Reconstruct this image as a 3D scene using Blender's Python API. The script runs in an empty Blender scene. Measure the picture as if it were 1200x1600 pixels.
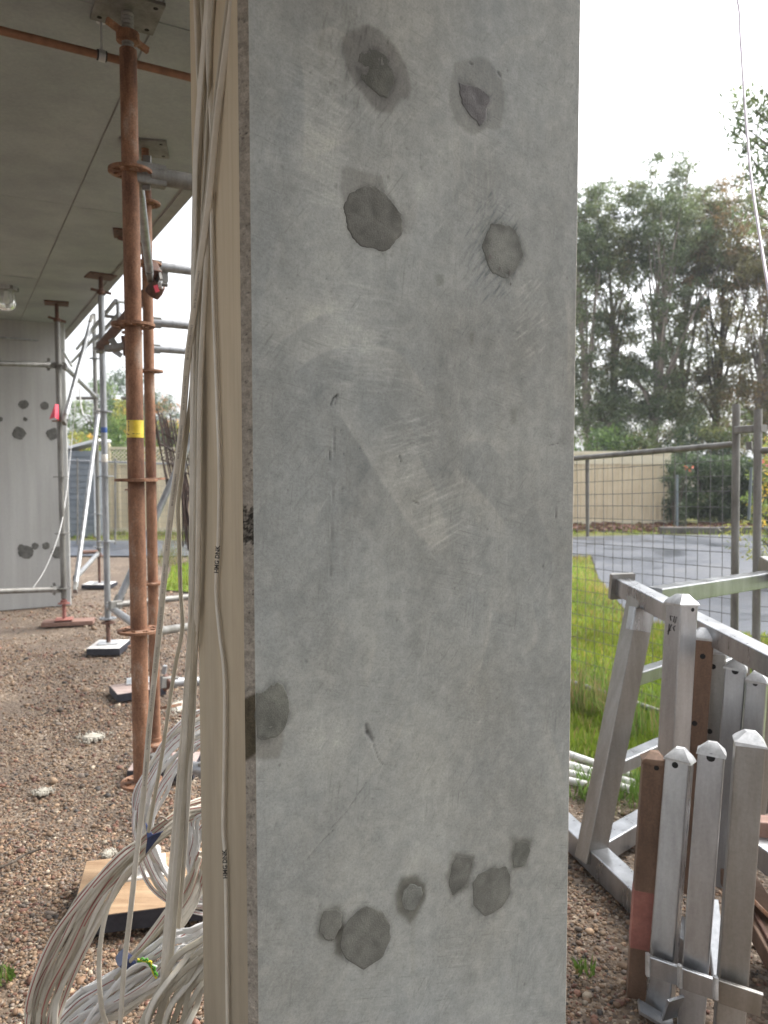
import bpy, math, random
import numpy as np
from mathutils import Vector, Matrix

random.seed(7)
R = math.radians
SC = bpy.context.scene
COL = SC.collection

# ------------------------------------------------------------------ camera, sky, sun, exposure
EYE = Vector((0.0, 0.0, 1.45))
PITCH = R(3.35)
cam_d = bpy.data.cameras.new('camera')
cam = bpy.data.objects.new('camera', cam_d)
COL.objects.link(cam)
cam.location = EYE
cam.rotation_euler = (R(90) - PITCH, 0, 0)
cam_d.sensor_fit = 'VERTICAL'
cam_d.sensor_height = 36
cam_d.sensor_width = 27
cam_d.lens = 27.0
cam_d.clip_start = 0.05
cam_d.clip_end = 2000
cam_d.dof.use_dof = True
cam_d.dof.focus_distance = 1.42
cam_d.dof.aperture_fstop = 6.3
SC.camera = cam

SUN_EL, SUN_AZ = R(52), R(62)            # azimuth from +Y towards +X
w = bpy.data.worlds.new('World')
SC.world = w
w.use_nodes = True
wn, wl = w.node_tree.nodes, w.node_tree.links
wn.clear()
sky = wn.new('ShaderNodeTexSky')
sky.sky_type = 'NISHITA'
sky.sun_disc = False
sky.sun_elevation = SUN_EL
sky.sun_rotation = SUN_AZ
sky.air_density = 1.0
sky.dust_density = 4.0
sky.ozone_density = 1.0
hsv = wn.new('ShaderNodeHueSaturation')
hsv.inputs['Saturation'].default_value = 0.22      # overcast: the blue is mixed out by cloud
hsv.inputs['Value'].default_value = 1.0
bg = wn.new('ShaderNodeBackground')
bg.inputs['Strength'].default_value = 0.15
wo = wn.new('ShaderNodeOutputWorld')
wl.new(sky.outputs[0], hsv.inputs['Color'])
wl.new(hsv.outputs[0], bg.inputs['Color'])
wl.new(bg.outputs[0], wo.inputs['Surface'])
sun_d = bpy.data.lights.new('sun', 'SUN')
sun_d.energy = 1.3
sun_d.angle = R(25)
sun_d.color = (1.0, 0.97, 0.92)
sun = bpy.data.objects.new('sun', sun_d)
COL.objects.link(sun)
sd = Vector((math.sin(SUN_AZ) * math.cos(SUN_EL), math.cos(SUN_AZ) * math.cos(SUN_EL), math.sin(SUN_EL)))
sun.rotation_euler = sd.to_track_quat('Z', 'Y').to_euler()
sun.location = (6, 6, 12)

vs = SC.view_settings
vs.view_transform = 'Standard'
vs.look = 'None'
vs.exposure = 1.65
vs.gamma = 1.0
vs.use_curve_mapping = False
SC.render.engine = 'CYCLES'
SC.cycles.use_denoising = True
SC.cycles.max_bounces = 10
SC.cycles.diffuse_bounces = 5
SC.cycles.transparent_max_bounces = 12
SC.cycles.sample_clamp_indirect = 8

# ------------------------------------------------------------------ helpers: rays of the survey
F = 1200.0
_f = Vector((0, math.cos(PITCH), -math.sin(PITCH)))
_u = Vector((0, math.sin(PITCH), math.cos(PITCH)))
_r = Vector((1, 0, 0))


def ray(x, y):
    return _f + _r * ((x - 600) / F) + _u * ((800 - y) / F)


def P(x, y, d):                       # surveyed point at distance d in front (world Y = d)
    q = ray(x, y)
    return EYE + q * (d / q.y)


def G(x, y, z=0.0):                   # surveyed point on the level z
    q = ray(x, y)
    return EYE + q * ((z - EYE.z) / q.z)


YAW = R(29.2)
VV = Vector((math.cos(YAW), math.sin(YAW), 0))      # across the building
UU = Vector((-math.sin(YAW), math.cos(YAW), 0))     # along the building


def uv(u, v, z):
    return UU * u + VV * v + Vector((0, 0, z))


# ------------------------------------------------------------------ mesh helpers
ORG = {}


def tag(o, label=None, cat=None, group=None, kind=None):
    if label: o['label'] = label
    if cat: o['category'] = cat
    if group: o['group'] = group
    if kind: o['kind'] = kind
    return o


def empty(name, loc, label=None, cat=None, group=None, rz=0.0):
    o = bpy.data.objects.new(name, None)
    COL.objects.link(o)
    o.empty_display_size = 0.05
    o.location = loc
    o.rotation_euler = (0, 0, rz)
    ORG[o.name] = Vector(loc)
    return tag(o, label, cat, group)


def link_mesh(name, me, parent=None, loc=(0, 0, 0)):
    o = bpy.data.objects.new(name, me)
    COL.objects.link(o)
    if parent: o.parent = parent
    o.location = loc
    return o


def np_mesh(name, V, Fc, mats=(), smooth=False, attrs=None, midx=None):
    """V (N,3), Fc (M,k) arrays."""
    V = np.ascontiguousarray(V, dtype=np.float32)
    Fc = np.ascontiguousarray(Fc, dtype=np.int32)
    me = bpy.data.meshes.new(name)
    M, k = Fc.shape
    me.vertices.add(len(V))
    me.vertices.foreach_set('co', V.ravel())
    me.loops.add(M * k)
    me.loops.foreach_set('vertex_index', Fc.ravel())
    me.polygons.add(M)
    me.polygons.foreach_set('loop_start', np.arange(0, M * k, k, dtype=np.int32))
    me.polygons.foreach_set('loop_total', np.full(M, k, dtype=np.int32))
    if smooth:
        me.polygons.foreach_set('use_smooth', np.ones(M, dtype=bool))
    if midx is not None:
        me.polygons.foreach_set('material_index', np.asarray(midx, dtype=np.int32))
    for m in mats: me.materials.append(m)
    if attrs:
        for an, arr in attrs.items():
            a = me.attributes.new(an, 'FLOAT_COLOR', 'POINT')
            c = np.ones((len(V), 4), dtype=np.float32)
            c[:, :3] = arr
            a.data.foreach_set('color', c.ravel())
    me.update(calc_edges=True)
    me.validate()
    return me


class MB:
    """collects shapes in one coordinate system and links them as ONE mesh object"""
    def __init__(s):
        s.v, s.f, s.m = [], [], []
        s.mi = 0

    def add(s, vs_, fs):
        b = len(s.v)
        s.v += [Vector(q) for q in vs_]
        for f in fs:
            s.f.append([b + i for i in f])
            s.m.append(s.mi)
        return s

    def box(s, c, size, M=None):
        x, y, z = size[0] / 2, size[1] / 2, size[2] / 2
        q = [(-x, -y, -z), (x, -y, -z), (x, y, -z), (-x, y, -z), (-x, -y, z), (x, -y, z), (x, y, z), (-x, y, z)]
        q = [(M @ Vector(a) if M else Vector(a)) + Vector(c) for a in q]
        return s.add(q, [(0, 3, 2, 1), (4, 5, 6, 7), (0, 1, 5, 4), (1, 2, 6, 5), (2, 3, 7, 6), (3, 0, 4, 7)])

    def bar(s, p0, p1, w_, h_, up=Vector((0, 0, 1)), bev=0.0):
        """rectangular bar, w_ across, h_ along up"""
        p0, p1 = Vector(p0), Vector(p1)
        t = (p1 - p0).normalized()
        a = t.cross(Vector(up)).normalized()
        b = a.cross(t).normalized()
        if bev <= 0:
            pr = [(-1, -1), (1, -1), (1, 1), (-1, 1)]
            ring = [a * (i * w_ / 2) + b * (j * h_ / 2) for i, j in pr]
        else:
            ring = []
            for i, j in [(-1, -1), (1, -1), (1, 1), (-1, 1)]:
                cx, cy = i * (w_ / 2 - bev), j * (h_ / 2 - bev)
                a0 = math.atan2(j, i)
                for da in (-R(45), 0, R(45)):
                    ring.append(a * (cx + bev * math.cos(a0 + da)) + b * (cy + bev * math.sin(a0 + da)))
        n = len(ring)
        q = [p0 + r_ for r_ in ring] + [p1 + r_ for r_ in ring]
        fs = [(i, (i + 1) % n, n + (i + 1) % n, n + i) for i in range(n)]
        fs += [tuple(range(n - 1, -1, -1)), tuple(range(n, 2 * n))]
        return s.add(q, fs)

    def tube(s, p0, p1, r0, r1=None, n=16, caps=True):
        return s.path([p0, p1], [r0, r0 if r1 is None else r1], n, caps)

    def path(s, pts, rad, n=8, caps=True):
        pts = [Vector(p) for p in pts]
        if not hasattr(rad, '__len__'): rad = [rad] * len(pts)
        q, fs = [], []
        prev = None
        for i, p in enumerate(pts):
            t = (pts[min(i + 1, len(pts) - 1)] - pts[max(i - 1, 0)]).normalized()
            if prev is None:
                a = t.cross(Vector((0.3, 1, 0.2)))
                if a.length < 0.05: a = t.cross(Vector((1, 0, 0)))
            else:
                a = prev - t * prev.dot(t)
            a.normalize()
            b = t.cross(a)
            prev = a
            for k in range(n):
                an = 2 * math.pi * k / n
                q.append(p + (a * math.cos(an) + b * math.sin(an)) * rad[i])
        for i in range(len(pts) - 1):
            for k in range(n):
                fs.append((i * n + k, i * n + (k + 1) % n, (i + 1) * n + (k + 1) % n, (i + 1) * n + k))
        if caps:
            fs.append(tuple(range(n - 1, -1, -1)))
            fs.append(tuple(range((len(pts) - 1) * n, len(pts) * n)))
        return s.add(q, fs)

    def lathe(s, c, prof, n=20, axis=Vector((0, 0, 1))):
        """profile of (radius, height) along axis from c"""
        ax = Vector(axis).normalized()
        a = ax.cross(Vector((0.31, 0.9, 0.2))).normalized()
        b = ax.cross(a)
        q, fs = [], []
        for r_, h_ in prof:
            for k in range(n):
                an = 2 * math.pi * k / n
                q.append(Vector(c) + ax * h_ + (a * math.cos(an) + b * math.sin(an)) * max(r_, 1e-4))
        for i in range(len(prof) - 1):
            for k in range(n):
                fs.append((i * n + k, i * n + (k + 1) % n, (i + 1) * n + (k + 1) % n, (i + 1) * n + k))
        fs.append(tuple(range(n - 1, -1, -1)))
        fs.append(tuple(range((len(prof) - 1) * n, len(prof) * n)))
        return s.add(q, fs)

    def build(s, name, mat, parent=None, smooth=None, local=False, **kw):
        me = bpy.data.meshes.new(name)
        V = s.v
        if local:
            off = Vector((0, 0, 0))
        elif parent is not None:
            off = ORG[parent.name]
        else:
            lo = Vector([min(q[i] for q in V) for i in range(3)])
            hi = Vector([max(q[i] for q in V) for i in range(3)])
            off = Vector(((lo.x + hi.x) / 2, (lo.y + hi.y) / 2, lo.z))
        me.from_pydata([q - off for q in V], [], s.f)
        ms = mat if isinstance(mat, (list, tuple)) else [mat]
        for m in ms: me.materials.append(m)
        if any(s.m): me.polygons.foreach_set('material_index', s.m)
        me.update()
        if smooth is not None:
            me.polygons.foreach_set('use_smooth', [True] * len(me.polygons))
            try:
                me.set_sharp_from_angle(angle=R(smooth))
            except Exception:
                pass
        o = link_mesh(name, me, parent, (0, 0, 0) if (parent is not None or local) else off)
        ORG[o.name] = off
        tag(o, kw.get('label'), kw.get('cat'), kw.get('group'), kw.get('kind'))
        return o


def spline(pts, n=8):
    """Catmull-Rom through the points"""
    pts = [Vector(p) for p in pts]
    if len(pts) < 3: 
        return [pts[0].lerp(pts[1], i / n) for i in range(n + 1)]
    e = [pts[0] * 2 - pts[1]] + pts + [pts[-1] * 2 - pts[-2]]
    out = []
    for i in range(1, len(e) - 2):
        a, b, c, d = e[i - 1], e[i], e[i + 1], e[i + 2]
        for k in range(n):
            t = k / n
            out.append(0.5 * ((2 * b) + (c - a) * t + (2 * a - 5 * b + 4 * c - d) * t * t + (3 * b - a - 3 * c + d) * t ** 3))
    out.append(pts[-1])
    return out


# ------------------------------------------------------------------ materials
def nodes(name):
    m = bpy.data.materials.new(name)
    m.use_nodes = True
    nt = m.node_tree
    b = nt.nodes['Principled BSDF']
    return m, nt.nodes, nt.links, b


def ramp(n, l, src, stops):
    r_ = n.new('ShaderNodeValToRGB')
    while len(r_.color_ramp.elements) > 1: r_.color_ramp.elements.remove(r_.color_ramp.elements[-1])
    r_.color_ramp.elements[0].position = stops[0][0]
    r_.color_ramp.elements[0].color = (*stops[0][1], 1)
    for p_, c in stops[1:]:
        e = r_.color_ramp.elements.new(p_)
        e.color = (*c, 1)
    l.new(src, r_.inputs[0])
    return r_.outputs[0]


def noise(n, l, vec, scale, detail=6, rough=0.6, dist=0.0):
    t = n.new('ShaderNodeTexNoise')
    t.inputs['Scale'].default_value = scale
    t.inputs['Detail'].default_value = detail
    t.inputs['Roughness'].default_value = rough
    t.inputs['Distortion'].default_value = dist
    if vec is not None: l.new(vec, t.inputs['Vector'])
    return t.outputs[0]


def coord(n, l, scale=(1, 1, 1), rot=(0, 0, 0), kind='Object'):
    tc = n.new('ShaderNodeTexCoord')
    mp = n.new('ShaderNodeMapping')
    mp.inputs['Scale'].default_value = scale
    mp.inputs['Rotation'].default_value = rot
    l.new(tc.outputs[kind], mp.inputs['Vector'])
    return mp.outputs[0]


def mix(n, l, fac, a, b, mode='MIX'):
    x = n.new('ShaderNodeMix')
    x.data_type = 'RGBA'
    x.blend_type = mode
    for i, val in ((0, fac), (6, a), (7, b)):
        if hasattr(val, 'is_linked') or hasattr(val, 'links'):
            l.new(val, x.inputs[i])
        elif i == 0:
            x.inputs[0].default_value = val
        else:
            x.inputs[i].default_value = (*val, 1)
    return x.outputs[2]


def bump(n, l, b, h, strength, dist=0.01):
    bp = n.new('ShaderNodeBump')
    bp.inputs['Strength'].default_value = strength
    bp.inputs['Distance'].default_value = dist
    l.new(h, bp.inputs['Height'])
    l.new(bp.outputs[0], b.inputs['Normal'])


def mat(name, c1, c2, scale=20, rough=0.6, metal=0.0, bmp=0.0, stretch=(1, 1, 1), c3=None, spec=0.5, fine=None, lo=0.35, hi=0.65, rvar=0.0, bdist=0.003):
    m, n, l, b = nodes(name)
    v = coord(n, l, stretch)
    ns = noise(n, l, v, scale, 8, 0.65)
    stops = [(lo, c1), (hi, c2)]
    if c3 is not None: stops.append((min(0.98, hi + 0.12), c3))
    c = ramp(n, l, ns, stops)
    if fine:
        n2 = noise(n, l, coord(n, l), fine[0], 4, 0.7)
        c = mix(n, l, 1.0, c, ramp(n, l, n2, [(0.3, (1 - fine[1],) * 3), (0.7, (1 + fine[1] * 0.3,) * 3)]), 'MULTIPLY')
    l.new(c, b.inputs['Base Color'])
    b.inputs['Roughness'].default_value = rough
    b.inputs['Metallic'].default_value = metal
    b.inputs['Specular IOR Level'].default_value = spec
    if rvar:
        rr = n.new('ShaderNodeMapRange')
        rr.inputs['To Min'].default_value = max(0.05, rough - rvar)
        rr.inputs['To Max'].default_value = min(1, rough + rvar)
        l.new(ns, rr.inputs['Value'])
        l.new(rr.outputs[0], b.inputs['Roughness'])
    if bmp:
        bump(n, l, b, noise(n, l, coord(n, l), (fine[0] if fine else scale * 4), 5, 0.6), bmp, bdist)
    return m


def attr_mat(name, attr, fine_scale=120, fine_amt=0.12, rough=0.85, bmp=0.15, spec=0.25, trans=0.0):
    m, n, l, b = nodes(name)
    a = n.new('ShaderNodeAttribute')
    a.attribute_name = attr
    c = a.outputs['Color']
    if fine_amt:
        ns = noise(n, l, coord(n, l), fine_scale, 5, 0.7)
        c = mix(n, l, 1.0, c, ramp(n, l, ns, [(0.3, (1 - fine_amt,) * 3), (0.7, (1 + fine_amt * 0.6,) * 3)]), 'MULTIPLY')
        if bmp: bump(n, l, b, ns, bmp, 0.003)
    l.new(c, b.inputs['Base Color'])
    b.inputs['Roughness'].default_value = rough
    b.inputs['Specular IOR Level'].default_value = spec
    if trans:
        tr = n.new('ShaderNodeBsdfTranslucent')
        l.new(c, tr.inputs['Color'])
        ms = n.new('ShaderNodeMixShader')
        ms.inputs[0].default_value = trans
        l.new(b.outputs[0], ms.inputs[1])
        l.new(tr.outputs[0], ms.inputs[2])
        l.new(ms.outputs[0], n['Material Output'].inputs['Surface'])
    return m


M = {}
M['rust'] = mat('rusty_steel', (0.115, 0.052, 0.03), (0.29, 0.148, 0.085), 14, 0.75, 0.0, 0.35, (1, 1, 0.35), (0.36, 0.26, 0.20), 0.35, (200, 0.45), lo=0.36, hi=0.55)
M['rust_dark'] = mat('dark_rusty_steel', (0.07, 0.035, 0.026), (0.15, 0.07, 0.045), 30, 0.75, 0.0, 0.3, fine=(200, 0.3))
M['galv'] = mat('galvanised_tube', (0.20, 0.205, 0.21), (0.36, 0.37, 0.385), 18, 0.45, 0.5, 0.08, (1, 1, 0.3), fine=(180, 0.15), rvar=0.15)
M['galv_dirty'] = mat('weathered_galvanised_tube', (0.13, 0.122, 0.108), (0.26, 0.255, 0.24), 14, 0.55, 0.4, 0.1, (1, 1, 0.3), fine=(160, 0.2), rvar=0.15)
M['rebar'] = mat('dark_rebar', (0.022, 0.014, 0.011), (0.06, 0.032, 0.022), 30, 0.8)
M['wire'] = mat('dull_fence_wire', (0.10, 0.10, 0.098), (0.17, 0.17, 0.168), 30, 0.5, 0.3)
M['galv_new'] = mat('galvanised_box_section', (0.25, 0.255, 0.262), (0.50, 0.515, 0.54), 8, 0.30, 0.9, 0.025, (1, 1, 0.14), fine=(120, 0.10), rvar=0.14, lo=0.32, hi=0.66)
M['galv_grime'] = mat('grimy_galvanised_box_section', (0.18, 0.166, 0.145), (0.35, 0.342, 0.328), 8, 0.36, 0.8, 0.03, (1, 1, 0.14), fine=(120, 0.12), rvar=0.14, lo=0.32, hi=0.66)
M['cap'] = mat('cast_zinc_cap', (0.36, 0.365, 0.37), (0.55, 0.555, 0.56), 40, 0.42, 0.5, 0.1, fine=(200, 0.12))
M['hole'] = mat('black_hole', (0.004, 0.004, 0.004), (0.01, 0.01, 0.01), 20, 0.9)
M['zinc'] = mat('bright_zinc', (0.42, 0.43, 0.44), (0.56, 0.57, 0.58), 60, 0.35, 0.6)
M['black_rubber'] = mat('black_rubber', (0.012, 0.012, 0.013), (0.025, 0.025, 0.026), 40, 0.6)
M['copper'] = mat('brown_copper_pipe', (0.15, 0.07, 0.04), (0.26, 0.13, 0.075), 16, 0.5, 0.35, 0.05, rvar=0.1)
M['soffit'] = mat('formed_soffit_concrete', (0.26, 0.282, 0.29), (0.385, 0.41, 0.418), 1.6, 0.85, 0, 0.12, (1, 1, 1), fine=(60, 0.12), lo=0.32, hi=0.68, spec=0.3)
M['slab'] = mat('slab_concrete', (0.20, 0.195, 0.185), (0.30, 0.295, 0.285), 2.0, 0.9, 0, 0.2, fine=(60, 0.12))
M['farcol'] = mat('formed_column_concrete', (0.30, 0.30, 0.29), (0.42, 0.42, 0.41), 9, 0.85, 0, 0.1, (1, 1, 0.06), fine=(50, 0.08), lo=0.25, hi=0.75, spec=0.3)
M['mortar'] = mat('dark_patching_mortar', (0.088, 0.087, 0.078), (0.128, 0.126, 0.115), 26, 0.92, 0, 0.35, fine=(420, 0.22), spec=0.2, lo=0.3, hi=0.7)
M['mortar_green'] = mat('greenish_patching_mortar', (0.092, 0.093, 0.080), (0.128, 0.129, 0.114), 30, 0.92, 0, 0.3, fine=(420, 0.2), spec=0.2)
M['mortar_violet'] = mat('violet_grey_patching_mortar', (0.115, 0.11, 0.115), (0.165, 0.158, 0.163), 30, 0.92, 0, 0.3, fine=(420, 0.2), spec=0.2)
M['mortar_pale'] = mat('pale_patching_mortar', (0.115, 0.117, 0.106), (0.178, 0.182, 0.168), 10, 0.92, 0, 0.25, fine=(420, 0.16), spec=0.2)
M['halo'] = mat('damp_concrete_halo', (0.28, 0.278, 0.268), (0.36, 0.358, 0.348), 12, 0.9, fine=(200, 0.1), spec=0.2)
M['ply'] = mat('form_plywood', (0.25, 0.155, 0.085), (0.40, 0.275, 0.165), 5, 0.6, 0, 0.05, (1, 9, 1), fine=(90, 0.1))
M['board_edge'] = mat('black_painted_edge', (0.012, 0.013, 0.02), (0.03, 0.032, 0.045), 30, 0.6)
M['board_pink'] = mat('weathered_pink_grey_board', (0.26, 0.19, 0.17), (0.42, 0.34, 0.31), 8, 0.7, 0, 0.1, (1, 6, 1), fine=(90, 0.15))
M['board_white'] = mat('pale_sole_board', (0.52, 0.50, 0.48), (0.72, 0.71, 0.70), 8, 0.65, fine=(90, 0.1))
M['board_brown'] = mat('red_brown_timber', (0.16, 0.085, 0.06), (0.27, 0.16, 0.125), 8, 0.7, 0, 0.1, (1, 5, 1), fine=(90, 0.15))
M['white_plate'] = mat('white_painted_plate', (0.5, 0.47, 0.42), (0.74, 0.72, 0.68), 18, 0.5, 0, 0.05)
M['plaster'] = mat('white_plaster_spill', (0.30, 0.27, 0.22), (0.52, 0.49, 0.42), 40, 0.9, 0, 0.4, fine=(160, 0.25))
M['yellow'] = mat('yellow_label', (0.55, 0.38, 0.02), (0.72, 0.55, 0.06), 30, 0.4)
M['blue_label'] = mat('blue_label', (0.02, 0.06, 0.2), (0.03, 0.09, 0.3), 30, 0.4)
M['ink'] = mat('black_ink', (0.012, 0.011, 0.01), (0.03, 0.028, 0.026), 40, 0.6)
M['pink'] = mat('fluorescent_pink_plastic', (0.75, 0.05, 0.09), (0.92, 0.12, 0.18), 8, 0.5)
M['cable'] = mat('white_pvc_cable', (0.47, 0.43, 0.355), (0.66, 0.62, 0.545), 7, 0.45, 0, 0.0, fine=(60, 0.06), lo=0.3, hi=0.7)
M['cable_beige'] = mat('grubby_pvc_cable', (0.33, 0.295, 0.225), (0.50, 0.455, 0.37), 7, 0.5, 0, 0.0, fine=(60, 0.08), lo=0.3, hi=0.7)
M['cable_white'] = mat('clean_white_pvc_cable', (0.60, 0.595, 0.585), (0.78, 0.775, 0.765), 7, 0.4, 0, 0.0, fine=(60, 0.05))
M['red_stripe'] = mat('red_cable_stripe', (0.24, 0.055, 0.05), (0.34, 0.10, 0.09), 14, 0.5)
M['tape'] = mat('navy_tape', (0.012, 0.02, 0.06), (0.03, 0.045, 0.12), 40, 0.35)
M['green_wire'] = mat('green_wire_insulation', (0.06, 0.26, 0.02), (0.10, 0.36, 0.03), 40, 0.4)
M['yellow_wire'] = mat('yellow_wire_insulation', (0.55, 0.5, 0.03), (0.7, 0.62, 0.05), 40, 0.4)
M['cream_fence'] = mat('cream_steel_fence', (0.62, 0.52, 0.36), (0.70, 0.60, 0.43), 3, 0.5, 0, 0.0, fine=(30, 0.05))
M['cream_light'] = mat('pale_cream_rail', (0.62, 0.55, 0.40), (0.70, 0.63, 0.47), 3, 0.5)
M['shed'] = mat('slate_blue_shed_steel', (0.13, 0.155, 0.18), (0.19, 0.215, 0.24), 4, 0.5)
M['shed_roof'] = mat('white_shed_roof', (0.6, 0.62, 0.63), (0.72, 0.73, 0.74), 4, 0.4)
M['timber'] = mat('grey_sleeper_timber', (0.06, 0.055, 0.05), (0.12, 0.11, 0.10), 6, 0.8, 0, 0.2)
M['bark'] = mat('pale_bark', (0.16, 0.125, 0.10), (0.42, 0.36, 0.31), 5, 0.9, 0, 0.4, (1, 1, 0.35), fine=(30, 0.3))
M['bark_dark'] = mat('dark_bark', (0.045, 0.035, 0.028), (0.11, 0.09, 0.07), 6, 0.9, 0, 0.4, (1, 1, 0.35))
M['mulch'] = mat('red_brown_mulch', (0.07, 0.032, 0.02), (0.19, 0.085, 0.055), 18, 0.95, 0, 0.8, fine=(60, 0.4), bdist=0.03)
M['rope'] = mat('lilac_white_cord', (0.60, 0.54, 0.64), (0.80, 0.76, 0.82), 10, 0.5)
M['white_pole'] = mat('white_pvc_pole', (0.55, 0.54, 0.52), (0.72, 0.71, 0.69), 8, 0.5, fine=(40, 0.1))
M['rosered'] = mat('rusty_red_primer', (0.22, 0.075, 0.06), (0.32, 0.13, 0.10), 12, 0.7, 0, 0.1, fine=(120, 0.2))
M['brown_steel'] = mat('brown_rusted_plate', (0.09, 0.05, 0.03), (0.21, 0.125, 0.08), 10, 0.7, 0, 0.15, (1, 1, 0.3), (0.30, 0.15, 0.06), fine=(150, 0.3))
M['leaf'] = attr_mat('leaves', 'tint', 1, 0, 0.45, 0, 0.6, trans=0.5)
M['grass'] = attr_mat('grass_blades', 'tint', 1, 0, 0.6, 0, 0.3, trans=0.4)
M['pebble'] = attr_mat('river_pebbles', 'tint', 220, 0.2, 0.65, 0.1, 0.45)
M['face'] = attr_mat('trowelled_concrete', 'tone', 330, 0.13, 0.82, 0.12, 0.3)


def face_mat():
    m, n, l, b = nodes('trowelled_concrete')
    a = n.new('ShaderNodeAttribute'); a.attribute_name = 'tone'
    c = a.outputs['Color']
    grit = noise(n, l, coord(n, l), 210, 8, 0.75)
    c = mix(n, l, 1.0, c, ramp(n, l, grit, [(0.30, (0.74, 0.74, 0.74)), (0.5, (1.0, 1.0, 1.0)), (0.72, (1.16, 1.16, 1.15))]), 'MULTIPLY')
    cloud = noise(n, l, coord(n, l), 26, 9, 0.7, 0.6)
    c = mix(n, l, 1.0, c, ramp(n, l, cloud, [(0.32, (0.86, 0.87, 0.88)), (0.5, (1.0, 1.0, 1.0)), (0.68, (1.12, 1.11, 1.09))]), 'MULTIPLY')
    hs = None
    for rot, st, sc_, wi in ((52, 0.07, 190, 0.10), (-14, 0.06, 210, 0.10), (84, 0.05, 170, 0.09)):
        v = coord(n, l, (1, 1, 1), (0, R(rot), 0))
        mp = n.new('ShaderNodeMapping'); mp.inputs['Scale'].default_value = (st, 1, 1)
        l.new(v, mp.inputs['Vector'])
        sn = noise(n, l, mp.outputs[0], sc_, 3, 0.6)
        mask = noise(n, l, coord(n, l), 5.5 + rot * 0.01, 4, 0.6)
        mk_ = ramp(n, l, mask, [(0.46, (0, 0, 0)), (0.60, (1, 1, 1))])
        sr = ramp(n, l, sn, [(0.30, (1 - wi * 2.2,) * 3), (0.42, (1, 1, 1)), (0.58, (1, 1, 1)), (0.70, (1 + wi * 1.6, 1 + wi * 1.55, 1 + wi * 1.4))])
        c = mix(n, l, mk_, c, mix(n, l, 1.0, c, sr, 'MULTIPLY'))
    l.new(c, b.inputs['Base Color'])
    b.inputs['Roughness'].default_value = 0.8
    b.inputs['Specular IOR Level'].default_value = 0.3
    bump(n, l, b, grit, 0.25, 0.002)
    return m


M['face'] = face_mat()
M['patch'] = attr_mat('patching_mortar', 'tone', 380, 0.25, 0.92, 0.3, 0.2)
M['arris'] = attr_mat('honeycombed_arris', 'tone', 260, 0.3, 0.95, 0.5, 0.2)


def glass_mat():
    m, n, l, b = nodes('clear_glass_jar')
    b.inputs['Base Color'].default_value = (0.9, 0.93, 0.92, 1)
    b.inputs['Roughness'].default_value = 0.08
    b.inputs['Transmission Weight'].default_value = 0.8
    b.inputs['IOR'].default_value = 1.3
    return m


M['glass'] = glass_mat()


def side_mat():
    m, n, l, b = nodes('cream_formed_concrete')
    c = ramp(n, l, noise(n, l, coord(n, l, (1, 2.2, 0.35)), 5, 6, 0.6), [(0.3, (0.42, 0.345, 0.24)), (0.5, (0.48, 0.40, 0.285)), (0.7, (0.52, 0.445, 0.33))])
    st = ramp(n, l, noise(n, l, coord(n, l, (1, 9, 0.25)), 6, 7, 0.7), [(0.3, (0.86, 0.85, 0.83)), (0.5, (1, 1, 1))])
    c = mix(n, l, 1.0, c, st, 'MULTIPLY')
    # ground splash: grime that thins out with height
    tc = n.new('ShaderNodeTexCoord')
    sp = n.new('ShaderNodeSeparateXYZ')
    l.new(tc.outputs['Object'], sp.inputs[0])
    ad = n.new('ShaderNodeMath'); ad.operation = 'MULTIPLY_ADD'
    l.new(noise(n, l, coord(n, l, (1, 3, 0.8)), 4, 6, 0.6), ad.inputs[0])
    ad.inputs[1].default_value = 1.4
    l.new(sp.outputs['Z'], ad.inputs[2])
    mr = n.new('ShaderNodeMapRange')
    mr.inputs['From Min'].default_value = 0.8
    mr.inputs['From Max'].default_value = 2.3
    mr.inputs['To Min'].default_value = 0.85
    mr.inputs['To Max'].default_value = 0.0
    l.new(ad.outputs[0], mr.inputs['Value'])
    c = mix(n, l, mr.outputs[0], c, (0.19, 0.165, 0.125))
    l.new(c, b.inputs['Base Color'])
    b.inputs['Roughness'].default_value = 0.7
    b.inputs['Specular IOR Level'].default_value = 0.3
    bump(n, l, b, noise(n, l, coord(n, l), 90, 5, 0.6), 0.08, 0.003)
    return m


M['side'] = side_mat()


def ground_mat(name, kinds):
    m, n, l, b = nodes(name)
    v = coord(n, l)
    vo = n.new('ShaderNodeTexVoronoi')
    vo.inputs['Scale'].default_value = 62
    l.new(v, vo.inputs['Vector'])
    sep = n.new('ShaderNodeSeparateColor')
    l.new(vo.outputs['Color'], sep.inputs[0])
    peb = ramp(n, l, sep.outputs[0], kinds)
    big = ramp(n, l, noise(n, l, v, 1.7, 6, 0.6), [(0.35, (0.62, 0.58, 0.54)), (0.65, (1.1, 1.08, 1.05))])
    c = mix(n, l, 1.0, peb, big, 'MULTIPLY')
    mud = ramp(n, l, noise(n, l, v, 2.4, 8, 0.65), [(0.46, (0, 0, 0)), (0.58, (1, 1, 1))])
    c = mix(n, l, mud, c, ramp(n, l, noise(n, l, v, 70, 6, 0.7), [(0.3, (0.075, 0.053, 0.038)), (0.7, (0.155, 0.115, 0.083))]))
    l.new(c, b.inputs['Base Color'])
    b.inputs['Roughness'].default_value = 0.85
    inv = n.new('ShaderNodeMath'); inv.operation = 'SUBTRACT'
    inv.inputs[0].default_value = 1.0
    l.new(vo.outputs['Distance'], inv.inputs[1])
    bump(n, l, b, inv.outputs[0], 0.8, 0.012)
    return m


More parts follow.
